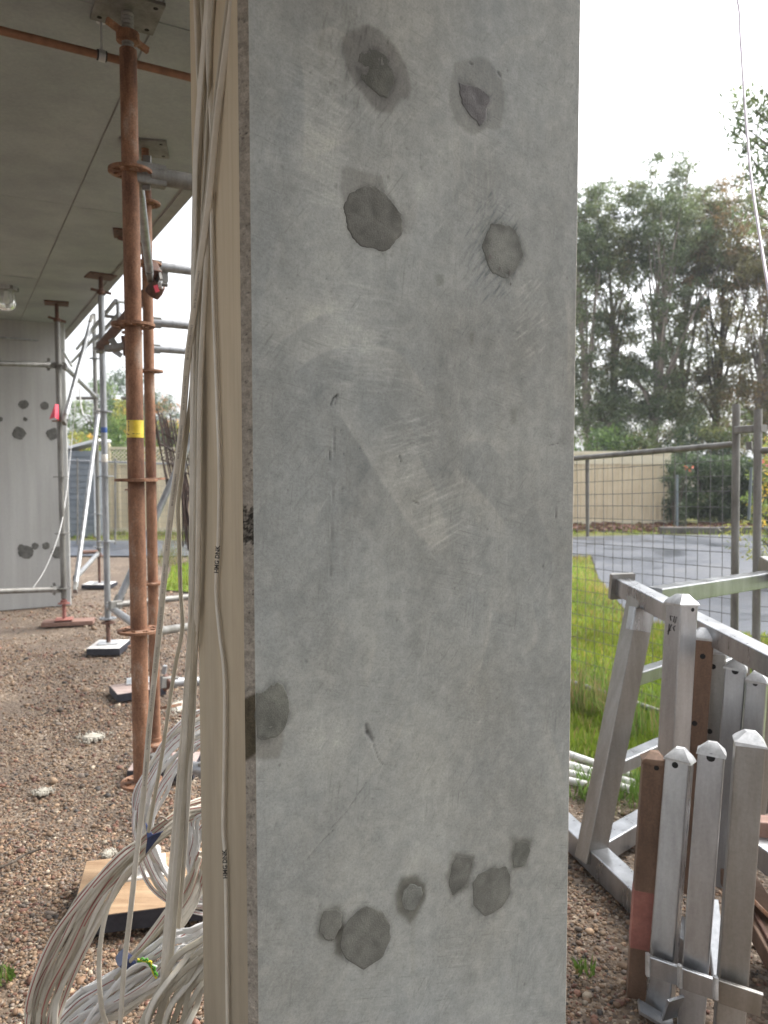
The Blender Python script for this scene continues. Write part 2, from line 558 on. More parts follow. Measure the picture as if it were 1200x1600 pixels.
M['gravel_bed'] = ground_mat('wet_gravel_bed', [(0.0, (0.07, 0.048, 0.033)), (0.3, (0.12, 0.087, 0.06)), (0.55, (0.165, 0.123, 0.087)), (0.8, (0.215, 0.168, 0.122)), (0.95, (0.30, 0.25, 0.20))])
M['lawn'] = mat('short_lawn', (0.10, 0.145, 0.025), (0.19, 0.26, 0.045), 5, 0.95, 0, 0.9, c3=(0.25, 0.22, 0.09), fine=(60, 0.5), spec=0.1, bdist=0.02)
M['dry_lawn'] = mat('dry_verge', (0.10, 0.115, 0.035), (0.19, 0.18, 0.075), 4, 0.95, 0, 0.9, c3=(0.27, 0.22, 0.13), fine=(50, 0.5), spec=0.1, bdist=0.02)


def asphalt_mat():
    m, n, l, b = nodes('wet_asphalt')
    v = coord(n, l)
    big = noise(n, l, v, 0.8, 9, 0.68, 0.8)
    c = ramp(n, l, big, [(0.36, (0.035, 0.041, 0.052)), (0.5, (0.064, 0.073, 0.092)), (0.72, (0.105, 0.108, 0.115))])
    c = mix(n, l, 1.0, c, ramp(n, l, noise(n, l, v, 120, 4, 0.7), [(0.3, (0.7, 0.7, 0.7)), (0.7, (1.15, 1.15, 1.15))]), 'MULTIPLY')
    l.new(c, b.inputs['Base Color'])
    rr = n.new('ShaderNodeMapRange')
    rr.inputs['From Min'].default_value = 0.35
    rr.inputs['From Max'].default_value = 0.65
    rr.inputs['To Min'].default_value = 0.30
    rr.inputs['To Max'].default_value = 0.75
    l.new(big, rr.inputs['Value'])
    l.new(rr.outputs[0], b.inputs['Roughness'])
    bump(n, l, b, noise(n, l, v, 150, 4, 0.7), 0.35, 0.004)
    return m


M['asphalt'] = asphalt_mat()

# ------------------------------------------------------------------ numpy noise
_rng = np.random.RandomState(3)
_tab = _rng.rand(256, 256).astype(np.float32)


def vnoise(x, y, seed=0):
    x = x + seed * 17.3
    y = y + seed * 9.7
    xi, yi = np.floor(x).astype(int), np.floor(y).astype(int)
    fx, fy = x - xi, y - yi
    fx, fy = fx * fx * (3 - 2 * fx), fy * fy * (3 - 2 * fy)
    a = _tab[xi % 256, yi % 256]; b = _tab[(xi + 1) % 256, yi % 256]
    c = _tab[xi % 256, (yi + 1) % 256]; d = _tab[(xi + 1) % 256, (yi + 1) % 256]
    return (a * (1 - fx) + b * fx) * (1 - fy) + (c * (1 - fx) + d * fx) * fy


def fbm(x, y, o=5, seed=0, g=0.55):
    s, a, t = 0, 1.0, 0
    for i in range(o):
        s = s + a * vnoise(x * 2 ** i, y * 2 ** i, seed + i)
        t += a
        a *= g
    return s / t


# ------------------------------------------------------------------ setting: ground sheets
def sheet(name, pts, z, m, **kw):
    b = MB()
    b.add([Vector((p[0], p[1], z)) for p in pts], [tuple(range(len(pts)))])
    return b.build(name, m, **kw)


def fine_ground():
    # near ground gently uneven, far ground flat out to the horizon
    xs = np.concatenate([[-400, -120, -40, -15], np.arange(-8, 8.01, 0.2), [15, 40, 120, 400]])
    ys = np.concatenate([[-400, -100, -30, -8], np.arange(-2, 14.01, 0.2), [20, 40, 120, 600]])
    X, Y = np.meshgrid(xs, ys)
    Z = -0.012 + 0.024 * (fbm(X * 0.9 + 50, Y * 0.9 + 50, 3, 2) - 0.5)
    Z[(np.abs(X) > 7.5) | (Y > 11) | (Y < -1.5)] = -0.014
    V = np.stack([X, Y, Z], -1).reshape(-1, 3)
    ny, nx = X.shape
    i = np.arange(ny * nx).reshape(ny, nx)
    Fq = np.stack([i[:-1, :-1], i[:-1, 1:], i[1:, 1:], i[1:, :-1]], -1).reshape(-1, 4)
    me = np_mesh('ground', V, Fq, [M['gravel_bed']], True)
    o = link_mesh('ground', me)
    tag(o, 'brown pebble covered ground running out to the horizon', None, None, 'structure')


fine_ground()
LAWN = [(1.02, 3.55), (1.55, 3.35), (2.3, 3.2), (6, 2.6), (12, 2), (12, 6.2), (6, 6.0), (4.0, 6.2), (2.9, 6.6), (2.35, 7.2), (2.75, 9.8), (3.3, 12.2), (-1, 12.2), (-2.0, 12.0), (-3.1, 11.2), (-2.6, 9.0), (-1.0, 8.2), (0.2, 6.2)]
sheet('lawn', LAWN, 0.006, M['lawn'], kind='structure', label='green lawn between the gravel and the wet asphalt')
DRIVE = [(2.36, 7.2), (2.9, 6.6), (4.0, 6.2), (6, 6.0), (12, 6.2), (16, 6.4), (16, 16.0), (5.5, 16.3), (3.2, 15.6), (-3, 15.0), (-14, 15.2), (-14, 12.6), (-3.3, 12.4), (3.35, 12.3), (2.76, 9.8)]
sheet('driveway', DRIVE, 0.011, M['asphalt'], kind='structure', label='wet blue grey asphalt driveway beyond the wire fence')
VERGE = [(-14, 15.2), (-3, 15.0), (3.2, 15.6), (5.5, 16.3), (16, 16.0), (30, 16.0), (30, 40), (-30, 40), (-30, 15.2)]
sheet('verge', VERGE, 0.010, M['dry_lawn'], kind='structure', label='patchy grass verge along the far fences')

# ------------------------------------------------------------------ the slab overhead
H = 2.92
V_EDGE = 1.172
U0, U1 = -6.5, 9.62
slab = empty('concrete_slab', uv((U0 + U1) / 2, -0.4, H), 'grey concrete slab overhead with formwork joints in its underside', 'slab')
b = MB()
corn = [(U0, -2.4), (U0, V_EDGE), (U1, V_EDGE), (U1, -2.4)]
b.add([uv(u, v, H + 0.0045) for u, v in corn] + [uv(u, v, H + 0.24) for u, v in corn], [(0, 1, 2, 3), (7, 6, 5, 4), (0, 4, 5, 1), (1, 5, 6, 2), (2, 6, 7, 3), (3, 7, 4, 0)])
b.build('slab_body', M['slab'], slab)
cu = [U0, -3.6, -1.5, 0.58, 2.66, 4.72, 6.66, 8.6, U1]
cv = [-2.4, -1.78, -0.58, 0.62, V_EDGE - 0.085]
g = 0.0035
for i in range(len(cu) - 1):
    for j in range(len(cv) - 1):
        dz = random.uniform(-0.0015, 0.0015)
        b = MB()
        a0, a1, c0, c1 = cu[i] + g, cu[i + 1] - g, cv[j] + g, cv[j + 1] - g
        q = [(a0, c0), (a0, c1), (a1, c1), (a1, c0)]
        b.add([uv(u, v, H + dz) for u, v in q] + [uv(u, v, H + 0.0035) for u, v in q], [(0, 1, 2, 3), (0, 4, 5, 1), (1, 5, 6, 2), (2, 6, 7, 3), (3, 7, 4, 0)])
        b.build('soffit_panel', M['soffit'], slab)
b = MB()   # edge strip with the drip groove
q = [(U0, V_EDGE - 0.07), (U0, V_EDGE - 0.002), (U1 - 0.002, V_EDGE - 0.002), (U1 - 0.002, V_EDGE - 0.07)]
b.add([uv(u, v, H - 0.004) for u, v in q] + [uv(u, v, H + 0.0035) for u, v in q], [(0, 1, 2, 3), (0, 4, 5, 1), (1, 5, 6, 2), (2, 6, 7, 3), (3, 7, 4, 0)])
b.build('edge_strip', M['slab'], slab)

# ------------------------------------------------------------------ the near column
CH = 0.0135
yL = 1.245
Cc = P(396, 800, yL)
Cc = Vector((Cc.x, Cc.y, 0)) - VV * CH
Wd = 0.66
# solve the width so that the right arris falls at x = 903 at mid height
for _ in range(30):
    e = Cc + VV * Wd
    xr = 600 + e.x / e.y * F * 1.0
    Wd += (903 - xr) / F * 1.2
TK = 0.285
column = empty('concrete_column', Cc, 'large pale grey concrete column in the foreground patched with dark mortar', 'column', None, YAW)


def face(x, y):
    """survey on the column's front face: (s, z)"""
    q = ray(x, y)
    t = (Cc - EYE).dot(UU) / q.dot(UU)
    p = EYE + q * t
    return ((p - Cc).dot(VV), p.z)


def zoomed(ox, oy, sc, pts):
    return [face(ox + x / sc, oy + y / sc) for x, y in pts]


z1 = lambda pts: zoomed(470, 30, 3.3333, pts)
z2 = lambda pts: zoomed(280, 1180, 1.875, pts)
z3 = lambda pts: zoomed(370, 1040, 8.889, pts)
PATCH = {
    'A': (z1([(320, 152), (390, 152), (440, 185), (475, 230), (493, 305), (480, 360), (455, 412), (425, 415), (380, 380), (320, 325), (290, 260), (290, 220), (305, 180)]), 'mortar_green'),
    'B': (z1([(822, 330), (880, 342), (940, 360), (985, 400), (985, 430), (970, 460), (970, 500), (950, 545), (930, 555), (915, 530), (880, 500), (850, 455), (828, 400)]), 'mortar_violet'),
    'C': (z1([(250, 905), (330, 860), (390, 870), (440, 905), (490, 965), (525, 1010), (530, 1050), (535, 1110), (500, 1150), (470, 1190), (430, 1218), (380, 1200), (310, 1185), (265, 1140), (240, 1080), (235, 1030), (220, 980)]), 'mortar'),
    'D': (z1([(985, 1065), (1030, 1058), (1080, 1075), (1120, 1095), (1140, 1140), (1160, 1220), (1140, 1290), (1100, 1335), (1075, 1360), (1040, 1340), (1005, 1335), (970, 1280), (955, 1220), (940, 1180), (960, 1130)]), 'mortar_pale'),
    'E': (z2([(425, 455), (460, 448), (478, 465), (475, 500), (455, 540), (430, 545), (412, 520), (412, 480)]), 'mortar'),
    'F': (z2([(550, 440), (600, 460), (620, 495), (620, 540), (600, 590), (540, 632), (490, 600), (468, 560), (485, 495), (515, 460)]), 'mortar'),
    'G': (z2([(680, 375), (710, 385), (712, 410), (690, 455), (660, 455), (650, 420), (660, 390)]), 'mortar_pale'),
    'H': (z2([(815, 295), (860, 300), (858, 325), (835, 385), (800, 412), (788, 380), (795, 330)]), 'mortar'),
    'I': (z2([(910, 328), (955, 325), (972, 355), (972, 405), (945, 450), (895, 475), (860, 440), (857, 375), (880, 345)]), 'mortar'),
    'J': (z2([(1000, 250), (1025, 255), (1028, 280), (1010, 325), (980, 330), (975, 295), (985, 260)]), 'mortar_green'),
    'K': (z3([(262, 370), (330, 375), (400, 345), (470, 270), (560, 240), (650, 265), (700, 400), (740, 520), (740, 640), (700, 780), (620, 950), (540, 1010), (400, 1040), (262, 1010)]), 'mortar_green'),
}
HALO = [  # outline, darkness, softness (m)
    (z1([(330, 35), (400, 50), (440, 90), (500, 150), (545, 230), (580, 360), (560, 410), (520, 420), (470, 490), (400, 480), (350, 430), (280, 340), (240, 260), (215, 170), (220, 100), (260, 55)]), (0.60, 0.575, 0.565), 0.004),
    (z1([(800, 230), (860, 210), (940, 195), (985, 215), (1020, 270), (1050, 330), (1065, 420), (1055, 500), (1040, 570), (970, 570), (900, 605), (850, 580), (800, 520), (780, 450), (775, 350), (790, 280)]), (0.73, 0.72, 0.71), 0.004),
    (z1([(215, 770), (240, 765), (330, 800), (420, 820), (440, 890), (380, 960), (230, 960), (200, 880)]), (0.74, 0.725, 0.715), 0.003),
    (z1([(520, 960), (600, 960), (590, 1080), (540, 1130)]), (0.86, 0.85, 0.85), 0.006),
    (z1([(940, 1050), (990, 1030), (1060, 1040), (1130, 1080), (1180, 1220), (1130, 1330), (1090, 1400), (1060, 1370), (960, 1320), (925, 1180)]), (0.84, 0.85, 0.84), 0.008),
    (z2([(650, 360), (695, 350), (722, 375), (720, 420), (700, 465), (675, 490), (640, 460), (630, 410)]), (0.44, 0.425, 0.39), 0.006),
    (z2([(455, 500), (490, 500), (480, 600), (455, 580)]), (0.36, 0.345, 0.31), 0.006),
    (z2([(410, 460), (470, 440), (486, 500), (450, 555), (405, 530)]), (0.58, 0.565, 0.53), 0.008),
    (z2([(800, 285), (865, 295), (850, 390), (795, 420), (780, 360)]), (0.72, 0.70, 0.67), 0.006),
    (z2([(970, 240), (1035, 245), (1020, 330), (985, 340), (968, 320)]), (0.74, 0.72, 0.69), 0.006),
    (z2([(680, 480), (690, 480), (686, 640), (678, 640)]), (0.88, 0.87, 0.85), 0.006),
    (z3([(200, 340), (640, 900), (640, 1110), (590, 1290), (400, 1310), (200, 1240)]), (0.76, 0.73, 0.70), 0.004),
    (z1([(705, 1330), (745, 1325), (740, 1380), (710, 1390)]), (0.72, 0.72, 0.70), 0.003),
    (zoomed(280, 400, 1.875, [(850, 225), (866, 222), (862, 262), (850, 262)]), (0.74, 0.72, 0.70), 0.004),
    (zoomed(280, 400, 1.875, [(972, 450), (988, 445), (984, 490), (972, 495)]), (0.78, 0.77, 0.75), 0.004),
    (zoomed(280, 400, 1.875, [(1170, 60), (1178, 560), (1110, 560), (1140, 200)]), (0.92, 0.91, 0.90), 0.015),
]


def poly_sd(S, Z, poly):
    """signed distance (negative inside) of grid points to polygon"""
    p = np.array(poly)
    d = np.full(S.shape, 1e9)
    ins = np.zeros(S.shape, bool)
    n_ = len(p)
    for i in range(n_):
        x0, y0 = p[i]; x1, y1 = p[(i + 1) % n_]
        ex, ey = x1 - x0, y1 - y0
        t = np.clip(((S - x0) * ex + (Z - y0) * ey) / (ex * ex + ey * ey + 1e-12), 0, 1)
        d = np.minimum(d, (S - x0 - t * ex) ** 2 + (Z - y0 - t * ey) ** 2)
        cond = (y0 > Z) != (y1 > Z)
        with np.errstate(divide='ignore', invalid='ignore'):
            xi = (x1 - x0) * (Z - y0) / (y1 - y0 + 1e-12) + x0
        ins ^= cond & (S < xi)
    d = np.sqrt(d)
    return np.where(ins, -d, d)


def column_face():
    rs = np.random.RandomState(11)
    s = np.linspace(CH, Wd - CH, 262)
    z = np.concatenate([np.arange(0, 0.14, 0.02), np.arange(0.14, 2.42, 0.0025), np.arange(2.43, H, 0.04), [H]])
    S, Z = np.meshgrid(s, z)
    # broad mottling of the bagged surface
    T = 0.97 + 0.46 * (fbm(S * 3.1 + 5, Z * 2.3, 5, 1) - 0.5) + 0.36 * (fbm(S * 9, Z * 7 + 4, 4, 6) - 0.5)
    T += 0.12 * (fbm(S * 40 + Z * 18, Z * 9 - S * 20, 4, 9) - 0.5)
    T += 0.22 * (fbm(S * 90, Z * 90, 3, 21) - 0.5)
    warm = 0.5 + 1.0 * (fbm(S * 4 + 9, Z * 3 + 2, 4, 13) - 0.5)
    st = fbm(S * 60, Z * 2.2, 4, 17)                    # faint upright streaks
    T += 0.09 * (st - 0.5)
    D = 0.0012 * (fbm(S * 8, Z * 8, 4, 30) - 0.5)
    ds = s[1] - s[0]

    def window(x0, x1, y0, y1):
        i0, i1 = np.searchsorted(s, [x0, x1]); j0, j1 = np.searchsorted(z, [y0, y1])
        return slice(max(j0 - 1, 0), j1 + 1), slice(max(i0 - 1, 0), i1 + 1)

    def line(x0, y0, x1, y1, wd, amp, wm=0.0, dz=0.0):
        w_ = window(min(x0, x1) - 3 * wd, max(x0, x1) + 3 * wd, min(y0, y1) - 3 * wd, max(y0, y1) + 3 * wd)
        a, c = S[w_], Z[w_]
        if a.size == 0: return
        ex, ey = x1 - x0, y1 - y0
        t = np.clip(((a - x0) * ex + (c - y0) * ey) / (ex * ex + ey * ey + 1e-9), 0, 1)
        d = np.hypot(a - x0 - t * ex, c - y0 - t * ey)
        k = np.exp(-(d / wd) ** 2) * np.clip(4 * t * (1 - t) + 0.15, 0, 1)
        T[w_] += amp * k
        warm[w_] += wm * k
        D[w_] += dz * k

    def hatch(cx, cy, rx, ry, ang, n_, L, wd, amp, wm=0.1, spread=8, dz=0.0):
        """trowel chatter: many short strokes inside an ellipse, survey pixels"""
        fx, fy = face(cx, cy)
        k = 1 / 890.0
        for _ in range(n_):
            r_ = math.sqrt(rs.rand()); th = rs.rand() * 6.283
            x0, y0 = fx + rx * k * r_ * math.cos(th), fy + ry * k * r_ * math.sin(th)
            a = R(ang + rs.uniform(-spread, spread)); ln = L * k * rs.uniform(0.4, 1.2)
            line(x0 - ln / 2 * math.cos(a), y0 - ln / 2 * math.sin(a), x0 + ln / 2 * math.cos(a), y0 + ln / 2 * math.sin(a), wd * rs.uniform(0.7, 1.5), amp * rs.uniform(0.3, 1.2), wm, dz)

    def swipe(pts, wd, amp, wm=0.25, side=1):
        """one trowel pull: crisp on one edge, feathered on the other"""
        q = [face(*p_) for p_ in pts]
        q = spline([Vector((a, c, 0)) for a, c in q], 10)
        xs_ = [p_.x for p_ in q]; ys_ = [p_.y for p_ in q]
        w_ = window(min(xs_) - wd * 2, max(xs_) + wd * 2, min(ys_) - wd * 2, max(ys_) + wd * 2)
        a, c = S[w_], Z[w_]
        if a.size == 0: return
        best = np.full(a.shape, 1e9); sg = np.zeros(a.shape); tt = np.zeros(a.shape)
        for i in range(len(q) - 1):
            x0, y0, x1, y1 = q[i].x, q[i].y, q[i + 1].x, q[i + 1].y
            ex, ey = x1 - x0, y1 - y0
            t = np.clip(((a - x0) * ex + (c - y0) * ey) / (ex * ex + ey * ey + 1e-9), 0, 1)
            d = np.hypot(a - x0 - t * ex, c - y0 - t * ey)
            m_ = d < best
            best = np.where(m_, d, best)
            sg = np.where(m_, np.sign((a - x0) * ey - (c - y0) * ex) * side, sg)
            tt = np.where(m_, (i + t) / (len(q) - 1), tt)
        sd_ = best * sg
        k = np.where(sd_ > 0, np.exp(-(sd_ / wd) ** 1.3), np.exp(-(sd_ / 0.0022) ** 2))
        k = k * np.clip(6 * tt * (1 - tt), 0, 1) * (0.6 + 0.8 * fbm(a * 60, c * 60, 3, 40))
        T[w_] += amp * k
        warm[w_] += wm * k

    # trowel pulls seen in the photograph
    for pts, wd, amp, sdn in [
        ([(425, 545), (455, 520), (500, 492), (550, 482)], 0.030, 0.15, -1), ([(455, 585), (490, 558), (540, 538), (610, 530)], 0.035, 0.15, -1),
        ([(520, 630), (560, 690), (590, 740)], 0.028, 0.17, -1), ([(560, 690), (610, 770), (650, 830), (690, 865)], 0.05, 0.12, -1),
        ([(640, 690), (680, 770), (705, 860)], 0.05, 0.12, 1), ([(700, 720), (760, 780), (800, 835)], 0.05, 0.11, 1),
        ([(720, 690), (760, 690), (790, 720)], 0.025, 0.09, -1), ([(475, 255), (520, 230), (560, 210)], 0.03, 0.11, -1),
        ([(470, 80), (478, 160), (472, 300)], 0.03, 0.11, -1), ([(470, 60), (520, 45), (560, 75)], 0.02, 0.08, 1),
        ([(770, 90), (800, 60), (850, 55)], 0.03, 0.07, 1), ([(560, 530), (630, 560), (680, 640)], 0.04, 0.08, 1),
        ([(770, 930), (760, 1010), (740, 1070)], 0.014, 0.10, 1), ([(830, 930), (838, 1000), (810, 1030)], 0.014, 0.10, 1),
        ([(640, 1110), (610, 1170), (560, 1230)], 0.012, 0.09, 1), ([(590, 980), (580, 1040), (570, 1080)], 0.014, 0.09, 1),
        ([(880, 440), (888, 520), (886, 620)], 0.02, 0.11, -1), ([(850, 1120), (870, 1180), (880, 1230)], 0.02, 0.06, 1),
        ([(420, 240), (450, 150), (480, 90)], 0.04, -0.07, 1), ([(440, 330), (400, 520), (410, 640)], 0.04, -0.05, 1),
        ([(470, 640), (520, 600), (560, 590)], 0.05, -0.08, -1), ([(600, 700), (560, 760), (570, 800)], 0.05, -0.07, 1),
        ([(820, 760), (860, 860), (850, 960)], 0.05, -0.05, 1), ([(730, 900), (780, 960), (860, 930)], 0.05, -0.04, 1)]:
        swipe(pts, wd, amp * 1.35, 0.25 if amp > 0 else -0.15, sdn)
    for _ in range(26):
        x, y = rs.uniform(410, 890), rs.uniform(20, 1500)
        a = rs.uniform(0, math.pi); L = rs.uniform(40, 130)
        swipe([(x, y), (x + L * 0.5 * math.cos(a) + rs.uniform(-12, 12), y + L * 0.5 * math.sin(a)), (x + L * math.cos(a), y + L * math.sin(a))], rs.uniform(0.012, 0.04), rs.uniform(-0.05, 0.075), 0.1, rs.choice([-1, 1]))
    hatch(505, 150, 45, 70, -16, 120, 50, 0.0012, 0.115, 0.05, 8)
    hatch(500, 260, 40, 60, -14, 96, 50, 0.0012, 0.115, 0.05, 8)
    hatch(560, 500, 60, 60, -4, 128, 60, 0.0012, 0.115, 0.05, 8)
    hatch(570, 580, 60, 50, -5, 104, 60, 0.0012, 0.115, 0.05, 8)
    hatch(640, 700, 50, 60, 14, 120, 60, 0.0012, 0.115, 0.05, 8)
    hatch(690, 800, 45, 60, 22, 128, 60, 0.0012, 0.115, 0.05, 8)
    hatch(770, 390, 55, 90, 50, 150, 34, 0.0013, -0.24, -0.3)
    hatch(830, 500, 40, 70, 40, 110, 30, 0.0012, 0.15)
    hatch(740, 270, 50, 90, 88, 120, 60, 0.0012, 0.07)
    hatch(530, 780, 50, 120, 88, 90, 60, 0.0011, -0.06)
    hatch(650, 1000, 180, 200, 55, 260, 24, 0.0014, 0.06)
    hatch(650, 1250, 200, 180, 60, 220, 26, 0.0013, 0.05)
    hatch(560, 90, 70, 70, 80, 120, 30, 0.0012, -0.18)
    hatch(600, 820, 220, 600, 70, 240, 40, 0.0012, -0.05, 0, 60)
    hatch(640, 800, 250, 780, 40, 420, 14, 0.0014, -0.10, 0, 90)
    for i in range(130):                                 # blowholes and grit
        x, y = rs.uniform(400, 898), rs.uniform(0, 1600)
        fx, fy = face(x, y)
        r_ = rs.uniform(0.0008, 0.0024)
        line(fx, fy, fx + r_ * rs.uniform(0, 2), fy - r_ * rs.uniform(0.3, 4), r_, rs.uniform(-0.5, -0.15), 0, -0.0006)
    # halos of damp render
    wob = 0.006 * (fbm(S * 45, Z * 45, 3, 50) - 0.5)
    Cr = np.stack([T, T, T], -1)
    for poly, dk, soft in HALO:
        p = np.array(poly)
        w_ = window(p[:, 0].min() - 0.03, p[:, 0].max() + 0.03, p[:, 1].min() - 0.03, p[:, 1].max() + 0.03)
        sdv = poly_sd(S[w_], Z[w_], poly) + wob[w_]
        k = 1 / (1 + np.exp(np.clip(sdv / (soft * 0.35), -30, 30)))
        Cr[w_] = Cr[w_] * (1 - k[..., None] * (1 - np.array(dk)))
    for kx, (poly, mm) in PATCH.items():                 # dirty feather edge round each patch
        p = np.array(poly)
        w_ = window(p[:, 0].min() - 0.02, p[:, 0].max() + 0.02, p[:, 1].min() - 0.02, p[:, 1].max() + 0.02)
        sdv = poly_sd(S[w_], Z[w_], poly)
        k = np.exp(-(np.maximum(sdv, 0) / 0.0035) ** 2) * (0.5 + fbm(S[w_] * 90, Z[w_] * 90, 3, 61))
        Cr[w_] *= (1 - 0.15 * np.clip(k, 0, 1.2))[..., None]
        # thin mortar smeared past the edge by the float
        sm = np.clip((fbm(S[w_] * 34 + 3, Z[w_] * 34, 4, 63) - 0.47) * 9, 0, 1) * np.clip(1 - np.maximum(sdv, 0) / 0.013, 0, 1) * (0.7 + 0.6 * (fbm(S[w_] * 200, Z[w_] * 60, 2, 64) - 0.5))
        Cr[w_] *= (1 - 0.34 * np.clip(sm, 0, 1))[..., None]
    T3 = Cr
    # named scratches and gouges
    def mark(pts, wd, amt):
        q = [face(*p_) for p_ in pts]
        for (x0, y0), (x1, y1) in zip(q[:-1], q[1:]):
            w_ = window(min(x0, x1) - 4 * wd, max(x0, x1) + 4 * wd, min(y0, y1) - 4 * wd, max(y0, y1) + 4 * wd)
            a, c = S[w_], Z[w_]
            ex, ey = x1 - x0, y1 - y0
            t = np.clip(((a - x0) * ex + (c - y0) * ey) / (ex * ex + ey * ey + 1e-9), 0, 1)
            d = np.hypot(a - x0 - t * ex, c - y0 - t * ey)
            k = np.exp(-(d / wd) ** 2)
            T3[w_] *= (1 - amt * k)[..., None]
            D[w_] -= 0.0012 * k
    mark([(517, 632), (521, 622), (527, 617)], 0.0016, 0.75)
    mark([(526, 618), (524, 632)], 0.0012, 0.6)
    mark([(572, 1134), (574, 1144), (580, 1154)], 0.0042, 0.5)
    mark([(580, 1150), (585, 1170), (592, 1188), (601, 1198)], 0.0008, 0.35)
    mark([(573, 1222), (540, 1270), (515, 1297)], 0.0007, 0.38)
    mark([(520, 1298), (500, 1318), (478, 1346)], 0.0008, 0.4)
    mark([(523, 640), (521, 740), (516, 900)], 0.0006, 0.18)
    mark([(515, 705), (516, 719)], 0.0011, 0.6)
    mark([(624, 712), (626, 722)], 0.0011, 0.6)
    mark([(646, 784), (654, 787)], 0.0013, 0.6)
    mark([(868, 794), (869, 810)], 0.0012, 0.6)
    mark([(734, 98), (738, 101)], 0.0014, 0.6)
    mark([(778, 113), (782, 119)], 0.0020, 0.7)
    mark([(858, 696), (872, 693)], 0.0010, 0.45)
    base = np.array([0.234, 0.242, 0.231])
    wk = np.clip(warm, 0, 1.3)[..., None]
    tint = np.array([0.955, 0.995, 1.035]) * (1 - wk) + np.array([1.035, 1.005, 0.95]) * wk
    colr = np.clip(T3, 0.12, 1.4) * tint * base
    V = np.stack([S, -D, Z], -1).reshape(-1, 3)
    ny, nx = S.shape
    i = np.arange(ny * nx).reshape(ny, nx)
    Fq = np.stack([i[:-1, :-1], i[:-1, 1:], i[1:, 1:], i[1:, :-1]], -1).reshape(-1, 4)
    me = np_mesh('front_face', V, Fq, [M['face']], True, {'tone': colr.reshape(-1, 3)})
    link_mesh('front_face', me, column)


column_face()


def arris(right=False):
    rs = np.random.RandomState(5 + right)
    a = np.linspace(0, 1, 9)
    z = np.concatenate([np.arange(0, 0.14, 0.02), np.arange(0.14, 2.42, 0.0022), np.arange(2.43, H, 0.04), [H]])
    A, Z = np.meshgrid(a, z)
    rough = fbm(A * 3 + 3, Z * 90, 4, 70) - 0.5
    ridg = fbm(A * 1.2 + Z * 60, Z * 170, 3, 75) - 0.5
    dep = 0.0032 * rough + 0.002 * ridg
    env = np.clip(4 * A * (1 - A), 0, 1)
    edge_w = 0.0022 * (fbm(Z * 40, A * 0 + 3 * 1.0, 3, 77) - 0.5)
    tone = 0.78 + 0.5 * rough + 0.35 * ridg
    for _ in range(150):
        a0, z0 = rs.rand(), rs.uniform(0.15, 2.4)
        r_ = rs.uniform(0.0007, 0.0019)
        d = np.hypot((A - a0) * 0.019, Z - z0)
        k = np.exp(-(d / r_) ** 2)
        tone *= 1 - 0.75 * k
        dep -= 0.0012 * k
    colr = tone[..., None] * np.array([0.37, 0.335, 0.285])
    if not right:
        q = ray(388, 822); zz = EYE.z + q.z * (yL / q.y)
        m_ = (np.abs(Z - zz) < 0.028 + 0.004 * np.sin(A * 9))
        colr *= np.where(m_, np.clip(0.28 + 2.2 * (fbm(A * 5 + Z * 160, Z * 240 - A * 6, 3, 81) - 0.5), 0.1, 1.0), 1.0)[..., None]
        dep -= np.where(m_, 0.002, 0)
        q0, q1 = ray(390, 1083), ray(390, 1178)
        za, zb = EYE.z + q1.z * (yL / q1.y), EYE.z + q0.z * (yL / q0.y)
        k = 1 / (1 + np.exp(-np.clip((Z - za + 0.014 * (1 - A)) / 0.0012, -30, 30))) / (1 + np.exp(np.clip((Z - zb + 0.010 * (1 - A)) / 0.0012, -30, 30)))
        colr = colr * (1 - k[..., None]) + k[..., None] * np.array([0.098, 0.083, 0.055]) * (0.8 + 0.5 * rough[..., None])
        dep = dep * (1 - 0.7 * k)
    else:
        colr = colr * 0.85 + 0.02
        dep *= 0.7
        for _ in range(26):
            z0, r_ = rs.uniform(0.2, 2.4), rs.uniform(0.004, 0.016)
            dep -= rs.uniform(0.0008, 0.003) * np.exp(-((Z - z0) / r_) ** 2)
    n45 = 0.7071
    if not right:
        X = A * CH - n45 * dep * env + edge_w * 0.3 * env
        Y = (1 - A) * CH - n45 * dep * env
    else:
        X = Wd - CH + A * CH + n45 * dep * env
        Y = A * CH - n45 * dep * env
    V = np.stack([X, Y, Z], -1).reshape(-1, 3)
    ny, nx = A.shape
    i = np.arange(ny * nx).reshape(ny, nx)
    Fq = np.stack([i[:-1, :-1], i[:-1, 1:], i[1:, 1:], i[1:, :-1]], -1).reshape(-1, 4)
    me = np_mesh('chamfer', V, Fq, [M['arris']], True, {'tone': np.clip(colr, 0.01, 1).reshape(-1, 3)})
    o = link_mesh('chamfer', me, column)
    o['label'] = 'thin clean chamfer on the right edge' if right else 'rough pitted brownish chamfer on the left edge'


arris(False)
arris(True)
b = MB()
b.add([(0, CH, 0), (0, TK, 0), (0, TK, H), (0, CH, H)], [(0, 3, 2, 1)])
o = b.build('side_face', M['side'], column, local=True, label='smooth cream coloured side of the column')
b = MB()
b.add([(0, TK, 0), (Wd, TK, 0), (Wd, CH, 0), (0, TK, H), (Wd, TK, H), (Wd, CH, H)], [(0, 3, 4, 1), (1, 4, 5, 2)])
b.build('rear_faces', M['slab'], column, local=True)


